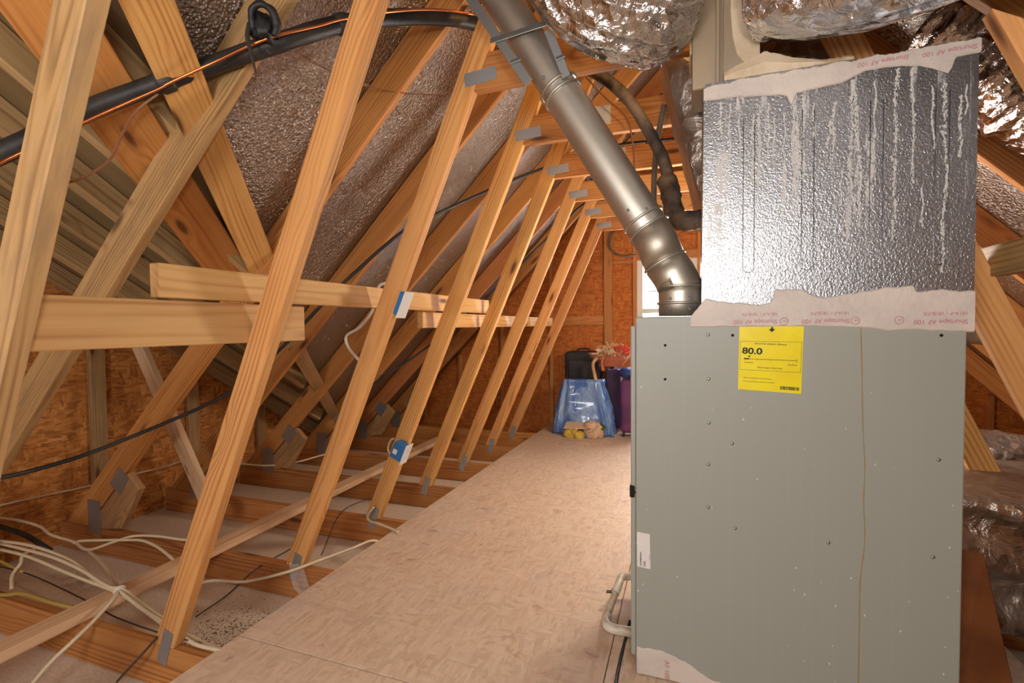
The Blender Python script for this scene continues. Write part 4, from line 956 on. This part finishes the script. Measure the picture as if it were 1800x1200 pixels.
# ------------------------------------------------------------------ nail splinters on the foil deck
bm = bmesh.new(); rs = random.Random(21)
for i in range(520):
    xx = rs.uniform(-2.4, -.6); yv = .96 - 1.57 * (xx + 1.356)
    yv2 = rs.uniform(max(yv + .05, 1.0), 4.6)
    if rs.random() < .5: yv2 = rs.gauss(1.55, .22); xx = rs.gauss(-1.5, .22)
    if yv2 < .96 - 1.57 * (xx + 1.356) + .03 or xx > -.4: continue
    c = Vector((xx, yv2, xx + TOP + .001)); nd = Vector((1, 0, -1)).normalized(); s = rs.uniform(.002, .006) * (1.6 if rs.random() < .12 else 1)
    a = Vector((rs.uniform(-1, 1), rs.uniform(-1, 1), rs.uniform(-1, 1))).cross(nd).normalized(); b = nd.cross(a)
    tip = bm.verts.new(c + nd * s * 2.2 + a * s * rs.uniform(-1, 1.5)); base = [bm.verts.new(c + a * s), bm.verts.new(c + b * s * .6), bm.verts.new(c - a * s * .8), bm.verts.new(c - b * s * .6)]
    for q in range(4): bm.faces.new((base[q], base[(q + 1) % 4], tip))
tag(from_bm('nail_splinters', bm, M['chip'], rl), kind='stuff')

# ------------------------------------------------------------------ stored things by the gable wall
def rounded(nm, lo, hi, mat, par, bev=.03):
    return box(nm, lo, hi, mat, par, bev, 4)
s1 = empty('suitcase', (-1.07, 5.24, .014), 'upright black suitcase standing against the gable wall behind the blue bag', 'suitcase')
rounded('shell', (-1.25, 5.19, .05), (-.87, 5.39, .835), M['suit_black'], s1, .045)
tube('handle', [(-1.12, 5.25, .83), (-1.10, 5.25, .858), (-1.0, 5.25, .858), (-.98, 5.25, .83)], .010, M['black'], s1, 8, 4)
rounded('front_pocket', (-1.20, 5.170, .12), (-.92, 5.20, .74), M['suit_black'], s1, .012)
for x in (-1.2, -.92): tube('wheel', [(x - .012, 5.24, .042), (x + .012, 5.24, .042)], .028, M['black'], s1, 14, curve=False)
s2 = empty('suitcase', (-.70, 5.15, .014), 'dark plum suitcase half hidden between the blue bag and the purple suitcase', 'suitcase')
rounded('shell', (-.80, 5.08, .05), (-.635, 5.38, .66), M['suit_plum'], s2, .03)
tube('handle', [(-.72, 5.16, .655), (-.72, 5.16, .68), (-.72, 5.28, .68), (-.72, 5.28, .655)], .009, M['black'], s2, 8, 4)
for y in (5.13, 5.33): tube('wheel', [(-.70, y, .04), (-.68, y, .04)], .026, M['black'], s2, 14, curve=False)
s3 = empty('suitcase', (-.47, 4.98, .014), 'purple suitcase peeking out beside the furnace corner', 'suitcase')
rounded('shell', (-.612, 4.86, .055), (-.36, 5.06, .58), M['suit_purple'], s3, .035)
tube('handle', [(-.54, 4.95, .575), (-.53, 4.95, .60), (-.44, 4.95, .60), (-.43, 4.95, .575)], .009, M['black'], s3, 8, 4)
for x in (-.585, -.40): tube('wheel', [(x - .01, 4.90, .042), (x + .012, 4.90, .042)], .028, M['black'], s3, 14, curve=False)
nv = blob('folded_cloth', (-.54, 4.95, .64), (.10, .11, .055), M['navy'], None, .25, 2.2, 3, 4.0); tag(nv, 'navy blue cloth bundle resting on top of the purple suitcase', 'cloth')
# draped plastic bag
bg = empty('plastic_bag', (-.99, 5.0, .014), 'shiny translucent blue plastic bag draped over a box', 'bag')
bm = bmesh.new(); lv = []
for i in range(26):
    u = i / 25; z = .02 + .55 * u; hx = .305 - .105 * u ** 1.2; hy = .12 - .03 * u; r0 = []
    for j in range(60):
        a = 2 * math.pi * j / 60; ca, sa = math.cos(a), math.sin(a); e = .35
        p = Vector((math.copysign(abs(ca) ** e, ca) * hx, math.copysign(abs(sa) ** e, sa) * hy, z))
        p *= 1.0; f = (1 - u * .7) * .024 * math.sin(a * 11 + z * 6) + .020 * noise.noise(p * 9) + .012 * (.5 - abs(noise.noise(Vector((math.cos(a) * 7, math.sin(a) * 7, z * 1.6)))) * 2); p += Vector((ca, sa, 0)) * f; p.z = z + (.012 * math.sin(a * 5) if i == 0 else 0)
        r0.append(bm.verts.new(p))
    lv.append(r0)
for a, b in zip(lv, lv[1:]):
    for j in range(60): bm.faces.new((a[j], a[(j + 1) % 60], b[(j + 1) % 60], b[j]))
bm.faces.new(lv[0]); bm.faces.new(lv[-1])
from_bm('bag_film', bm, M['bag'], bg, (-.985, 4.94, .0), smooth=True)
rb_ = random.Random(77)
# basket of dried flowers
bk = empty('flower_basket', (-.72, 5.12, .69), 'terracotta basket heaped with dried straw and red flowers on the suitcases', 'basket')
bm = bmesh.new(); lv = []
for i, (u, s, z) in enumerate(((0, .55, .0), (.3, .75, .05), (.7, .95, .11), (1, 1.0, .13), (1, .93, .13), (.6, .8, .06), (.2, .5, .02))):
    lv.append([bm.verts.new((math.cos(2 * math.pi * j / 32) * .20 * s, math.sin(2 * math.pi * j / 32) * .125 * s, z + .008 * (j % 2) * (i > 0))) for j in range(32)])
for a, b in zip(lv, lv[1:]):
    for j in range(32): bm.faces.new((a[j], a[(j + 1) % 32], b[(j + 1) % 32], b[j]))
bm.faces.new(lv[0]); bm.faces.new(lv[-1])
from_bm('basket_bowl', bm, M['terracotta'], bk, (-.72, 5.03, .70), smooth=False)
def tuft(nm, c, n, rad, ln, mat, par, seed, up_=.6):
    r_ = random.Random(seed); bm = bmesh.new()
    for i in range(n):
        a = r_.uniform(0, 6.28); e = r_.uniform(0, 1); p = Vector((math.cos(a) * rad[0] * e, math.sin(a) * rad[1] * e, rad[2] * (1 - e * e) * r_.uniform(.3, 1)))
        d = Vector((math.cos(a) * r_.uniform(.2, 1), math.sin(a) * r_.uniform(.2, 1), r_.uniform(-.3, 1) * up_)).normalized(); l = ln * r_.uniform(.5, 1.2)
        s = d.orthogonal().normalized() * .006; t2 = d.cross(s).normalized() * .006; q = p + d * l * .5
        vs = [bm.verts.new(p + s), bm.verts.new(p + t2), bm.verts.new(p - s)]; ms = [bm.verts.new(q + s * 1.4), bm.verts.new(q + t2 * 1.4), bm.verts.new(q - s * 1.4)]; tp = bm.verts.new(p + d * l + Vector((0, 0, -.02)))
        for k_ in range(3): bm.faces.new((vs[k_], vs[(k_ + 1) % 3], ms[(k_ + 1) % 3], ms[k_])); bm.faces.new((ms[k_], ms[(k_ + 1) % 3], tp))
    return from_bm(nm, bm, mat, par, c)
tuft('dried_straw', (-.73, 5.01, .80), 190, (.14, .10, .12), .09, M['straw'], bk, 1)
tuft('pale_flowers', (-.77, 4.95, .82), 110, (.10, .06, .07), .05, M['pale_flower'], bk, 2)
tuft('red_flowers', (-.61, 4.99, .83), 110, (.09, .07, .09), .05, M['red_flower'], bk, 3)
tube('ribbon', [(-.84, 4.90, .79), (-.88, 4.875, .73), (-.865, 4.87, .63), (-.85, 4.875, .56)], .017, M['straw'], bk, 8, 5)
tube('ribbon', [(-.78, 4.89, .80), (-.79, 4.87, .74), (-.78, 4.865, .66)], .017, M['terracotta'], bk, 8, 5)
# soft toys and cloths on the floor in front of the bag
def pile(nm, c, s, mat, label, seed):
    o = blob(nm, c, s, mat, None, .45, 2.6, 3, seed); tag(o, label, 'cloth'); return o
pile('yellow_cloth', (-1.075, 4.74, .05), (.075, .06, .058), M['yellow_cloth'], 'crumpled yellow cloth on the floor in front of the blue bag', 2.0)
pile('beige_cloth', (-.86, 4.745, .085), (.095, .06, .095), M['beige_cloth'], 'heap of beige cloth bows on the floor before the blue bag', 7.0)
pile('blue_grey_cloth', (-.93, 4.76, .045), (.085, .055, .05), M['teal_cloth'], 'small blue-grey cloth between the yellow cloth and the beige heap', 5.0)
pile('yellow_cloth', (-.985, 4.70, .04), (.05, .045, .045), M['yellow_cloth'], 'smaller olive-yellow cloth right beside the crumpled yellow one', 9.0)
rw = random.Random(5)
for nm, c, mt, lb, n_, sd in (('bow', (-.86, 4.70, .10), 'beige_cloth', 'tangle of beige ribbon loops on top of the cloth heap', 9, 1), ('bow', (-1.06, 4.70, .075), 'yellow_cloth', 'pale yellow ribbon bow on the crumpled yellow cloth', 5, 2), ('bow', (-.80, 4.75, .12), 'green_cloth', 'small green ribbon behind the beige loops', 3, 3)):
    t = empty(nm, c, lb, 'ribbon')
    for i in range(n_):
        a = rw.uniform(0, 6.28); l = rw.uniform(.03, .07); e = Vector((math.cos(a) * l, math.sin(a) * l * .6, rw.uniform(-.02, .045))); p = Vector((-e.y, e.x, .02)) * .45; c_ = Vector(c)
        tube('ribbon_loop', [c_, c_ + e * .5 + p, c_ + e * 1.1, c_ + e * .5 - p, c_ + Vector((0, 0, .004))], .008, M[mt], t, 6, 4)
pb = board('picture_board', (-1.14, 4.755, .125), (-.80, 4.755, .135), (0, 1, .3), .14, .010, M['beige_cloth'], None); tag(pb, 'thin flat board lying against the blue bag under the cloths', 'board')
